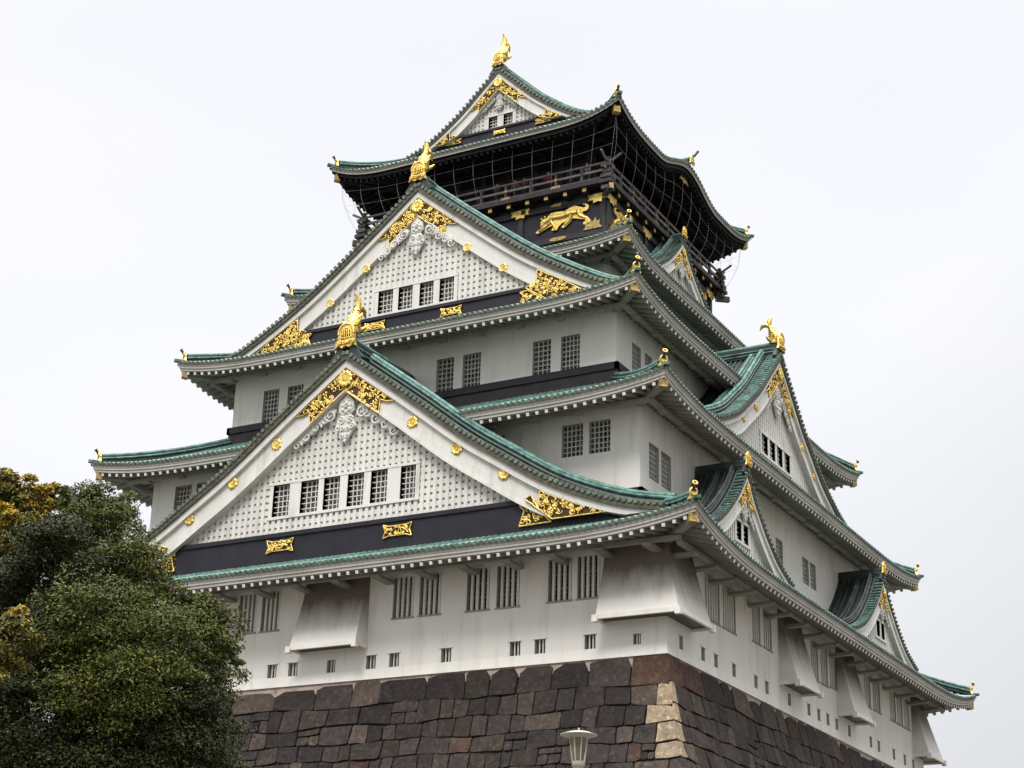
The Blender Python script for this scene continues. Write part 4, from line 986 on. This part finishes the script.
for args in ((4.15, -7.75, PF, (.30, .03, .05), (.03, .03, .05), 'person in a dark red top leaning on the front balcony rail', 1),
             (1.95, -7.72, PF+.3, (.16, .12, .12), (.04, .04, .04), 'person in a brown top left of the one in red at the balcony rail', 0),
             (2.55, -7.7, PF-.2, (.20, .06, .07), (.05, .05, .06), 'person in a dull maroon top just left of the red-topped one at the rail', 1),
             (.75, -7.75, PF+.1, (.07, .07, .09), (.03, .03, .04), 'person in charcoal clothes at the rail farthest left on the balcony front', 2),
             (6.65, -7.75, PF-.1, (.30, .29, .33), (.05, .05, .07), 'person in a pale grey shirt at the rail nearest the balcony corner', 1),
             (5.55, -7.6, PF+.5, (.05, .05, .08), (.03, .03, .03), 'person in dark clothes between the red and the pale grey shirts at the rail', 0)):
    person(args[0], args[1], 30.2, *args[2:])
for args in ((7.72, -4.1, -PF/2, (.14, .10, .10), (.04, .04, .05), 'person in a brown jacket at the side balcony rail', 1),
             (7.72, -2.7, -PF/2+.2, (.06, .06, .07), (.03, .03, .04), 'person in black further along the side balcony rail', 0)):
    person(args[0], args[1], 30.2, *args[2:])

# ------------------------------------------------------------------ trees
def leafmat(name, c1, c2, c3):
    return mat(name, c1, c2, 1.1, .62, lo=.3, hi=.7, c3=c3, s3=9., spec=.18)
bark = mat('bark', (.035, .027, .02), (.075, .06, .045), 6., .95, stretch=(1, 1, .3), bump=.6, bscale=10)
green_l = leafmat('lit_evergreen_leaf', (.038, .050, .008), (.088, .100, .016), (.16, .16, .026))  # brighter leaf copy: light on the clump tops put into the colour
shade_l = leafmat('shaded_evergreen_leaf', (.009, .014, .004), (.020, .027, .006), (.045, .05, .010))  # darker copy of the same leaf: shade inside the crown put into the colour
yel_l = leafmat('autumn_leaf', (.29, .20, .02), (.40, .27, .03), (.08, .09, .018))
olive_l = leafmat('turning_leaf', (.042, .048, .010), (.09, .092, .018), (.20, .15, .025))
def leaves(clumps, size, mats, seed):
    """clumps: (centre, radii, n, material index); leaves lie on small sprays around twig points"""
    g_ = np.random.default_rng(seed); V = []; mi = []
    for c, r_, n, m_ in clumps:
        # puffs of foliage on the clump, each a little dome of leaf sprays
        npf = max(5, int(n/300)); r0 = np.array(r_)
        pd = g_.normal(size=(npf, 3)); pd[:, 2] += .25; pd /= np.linalg.norm(pd, axis=1)[:, None]
        pc = np.array(c)+pd*g_.uniform(.45, .95, npf)[:, None]*r0
        per_p = n//npf; P = []; D_ = []
        for q in range(npf):
            ps = r0.mean()*g_.uniform(.30, .52)
            dd_ = g_.normal(size=(per_p, 3)); dd_[:, 2] = np.abs(dd_[:, 2])*.9-.25; dd_ /= np.linalg.norm(dd_, axis=1)[:, None]
            P.append(pc[q]+dd_*(g_.uniform(.55, 1.1, per_p)[:, None])*ps*np.array((1.15, 1.15, .75))); D_.append(dd_)
        nin = n//5
        di = g_.normal(size=(nin, 3)); di /= np.linalg.norm(di, axis=1)[:, None]
        P.append(np.array(c)+di*g_.uniform(0, .75, nin)[:, None]*r0); D_.append(di)
        P = np.concatenate(P); dirs = np.concatenate(D_); per = 1
        k = len(P)
        nrm = np.repeat(dirs, per, axis=0)*.6+g_.normal(0, .6, (k, 3))+np.array((0, 0, .55)); nrm /= np.linalg.norm(nrm, axis=1)[:, None]
        t = g_.normal(size=(k, 3)); t -= nrm*(t*nrm).sum(1)[:, None]; t /= np.linalg.norm(t, axis=1)[:, None]; b = np.cross(nrm, t)
        L = size*g_.uniform(.7, 1.35, k)[:, None]; W = L*.42
        q = np.stack([P-t*L*.5, P+b*W*.5-nrm*W*.12, P+t*L*.5, P-b*W*.5-nrm*W*.12], 1); V.append(q.reshape(-1, 3))
        mi.append(np.where(g_.random(k) < .12, (m_+1) % len(mats), m_))
    V = np.concatenate(V); mi = np.concatenate(mi); n = len(mi)
    me = bpy.data.meshes.new('crown'); me.vertices.add(len(V)); me.vertices.foreach_set('co', V.ravel().astype(np.float32))
    me.loops.add(n*4); me.loops.foreach_set('vertex_index', np.arange(n*4, dtype=np.int32)); me.polygons.add(n)
    me.polygons.foreach_set('loop_start', np.arange(0, n*4, 4, dtype=np.int32)); me.polygons.foreach_set('loop_total', np.full(n, 4, dtype=np.int32))
    for x in mats: me.materials.append(x)
    me.polygons.foreach_set('material_index', mi.astype(np.int32)); me.update(); me.validate()
    o = bpy.data.objects.new('crown', me); COL.objects.link(o); return o
def tree(name, foot, fork, clumps, size, mats, seed, label, tr=.35):
    root = empty(name, foot); tag(root, label, 'tree')
    F_ = Vector(foot); g_ = random.Random(seed)
    mb = MB(); top_ = Vector(fork)
    tp = [F_+(top_-F_)*t+Vector((g_.uniform(-.15, .15), g_.uniform(-.15, .15), 0))*(t*(1-t)*4) for t in np.linspace(0, 1, 7)]
    mb.tube(tp, [tr*(1.35-.75*t) if t else tr*1.7 for t in np.linspace(0, 1, 7)], 10, 0)
    for c, r_, n, m_ in clumps:
        cc = Vector(c); s0 = tp[g_.choice((4, 5, 6))]; mid = s0.lerp(cc, .5)+Vector((g_.uniform(-.3, .3), g_.uniform(-.3, .3), g_.uniform(-.1, .5)))
        pts = [s0, s0.lerp(mid, .6), mid, mid.lerp(cc, .6), cc]; mb.tube(pts, [tr*.4, tr*.3, tr*.2, tr*.13, .03], 6, 0)
        for _ in range(7):
            d_ = Vector((g_.gauss(0, 1), g_.gauss(0, 1), g_.gauss(.2, .8))).normalized(); e_ = cc+Vector((d_.x*r_[0], d_.y*r_[1], d_.z*r_[2]))*.9
            mb.tube([mid.lerp(cc, g_.uniform(.4, 1)), cc.lerp(e_, .5)+Vector((0, 0, .08)), e_], [.035, .022, .008], 5, 0)
    o = mb.build('trunk', [bark], None); o.parent = root; o.location = tuple(-F_)
    l_ = leaves(clumps, size, mats, seed); l_.parent = root; l_.location = tuple(-F_)
    return root
def at(px, py, r):       # ray through a photo point met at horizontal distance r (used to place crowns in the court)
    d = fw+rt2*((px-512)/FPX)-up2*((py-384)/FPX); t = r/math.hypot(d.x, d.y); return EYE+d*t
def cl(px, py, r, rpx, dens=1., m_=0, flat=.85, seed=0):
    c = at(px, py, r); rr = rpx*r/FPX*1.03
    return ((c.x, c.y, c.z), (rr, rr, rr*flat), int(dens*7400*(rr/.8)**2), m_)
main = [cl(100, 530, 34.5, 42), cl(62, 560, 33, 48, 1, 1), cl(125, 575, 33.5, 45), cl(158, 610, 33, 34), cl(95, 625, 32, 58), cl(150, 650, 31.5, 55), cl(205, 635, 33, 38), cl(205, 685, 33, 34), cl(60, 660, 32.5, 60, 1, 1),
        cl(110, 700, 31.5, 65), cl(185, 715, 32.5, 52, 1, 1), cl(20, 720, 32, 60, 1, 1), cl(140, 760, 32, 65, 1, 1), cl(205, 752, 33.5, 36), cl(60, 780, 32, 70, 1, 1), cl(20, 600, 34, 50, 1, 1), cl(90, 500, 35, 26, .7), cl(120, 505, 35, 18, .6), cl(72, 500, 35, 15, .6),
        cl(222, 655, 33.5, 20, .8), cl(200, 605, 33.5, 20, .8), cl(-40, 680, 33, 75, 1, 1), cl(-30, 780, 33, 70, 1, 1), cl(150, 820, 33, 80, 1, 1), cl(40, 850, 33, 90, 1, 1), cl(165, 585, 34, 12, .6)]
f0 = at(70, 768, 33); tree('evergreen_tree', (f0.x-.4, f0.y+.3, GZ), (f0.x-.2, f0.y+.1, GZ+4.5), main, .07, [green_l, shade_l], 3, 'large dark evergreen tree at the left before the castle corner', .34)
aut = [cl(18, 495, 40, 28, .8, 1), cl(40, 522, 40, 28, .8), cl(20, 545, 40, 40, .9, 1), cl(70, 505, 40.5, 20, .6, 1), cl(75, 545, 41, 30, .8, 1), cl(-15, 510, 41, 35, .8, 1), cl(35, 490, 39.6, 16, .6), cl(12, 520, 39.4, 16, .6), cl(-20, 580, 41, 50, .9, 1), cl(10, 480, 40, 14, .6), cl(50, 495, 40.5, 13, .5), cl(-30, 640, 41, 60, .8, 1)]
f1 = at(-30, 768, 41); tree('autumn_tree', (f1.x, f1.y, GZ), (f1.x, f1.y, GZ+6), aut, .095, [yel_l, olive_l], 5, 'tree turning orange and yellow behind the dark evergreen', .3)
aut2 = [cl(8, 640, 29.5, 32, .8, 0), cl(22, 618, 29.5, 14, .6, 1), cl(-20, 660, 29.5, 40, .8, 0), cl(15, 615, 29.7, 12, .5, 1)]
f2 = at(-210, 768, 29); tree('young_autumn_tree', (f2.x, f2.y, GZ), (f2.x, f2.y, GZ+4.6), aut2, .075, [olive_l, yel_l], 8, 'smaller yellowing tree in front of the dark evergreen at the picture edge', .14)
# bare tree at the picture edge
f3 = at(-45, 768, 46); bt = empty('bare_tree', (f3.x, f3.y, GZ)); tag(bt, 'leafless tree with thin grey twigs above the yellow leaves', 'tree')
mb = MB(); g_ = random.Random(11)
def twig(p, d, L, r_, k):
    q = p+d*L*.5+Vector((g_.gauss(0, .06), g_.gauss(0, .06), .03))*L; e_ = p+d*L
    mb.tube([p, q, e_], [r_, r_*.8, r_*.6], 5, 0)
    if k == 0: return
    for _ in range(3):
        dd = (d+Vector((g_.gauss(0, .4), g_.gauss(0, .4), g_.gauss(.1, .25)))).normalized(); twig(p.lerp(e_, g_.uniform(.5, 1)), dd, L*.68, r_*.6, k-1)
topz = at(-45, 560, 46).z-GZ
twig(Vector((0, 0, 0)), Vector((0.02, 0, 1)), topz*.72, .16, 0); twig(Vector((0.02, 0, topz*.7)), Vector((.1, .05, 1)).normalized(), 2.0, .085, 5)
mb.build('trunk', [bark], bt)
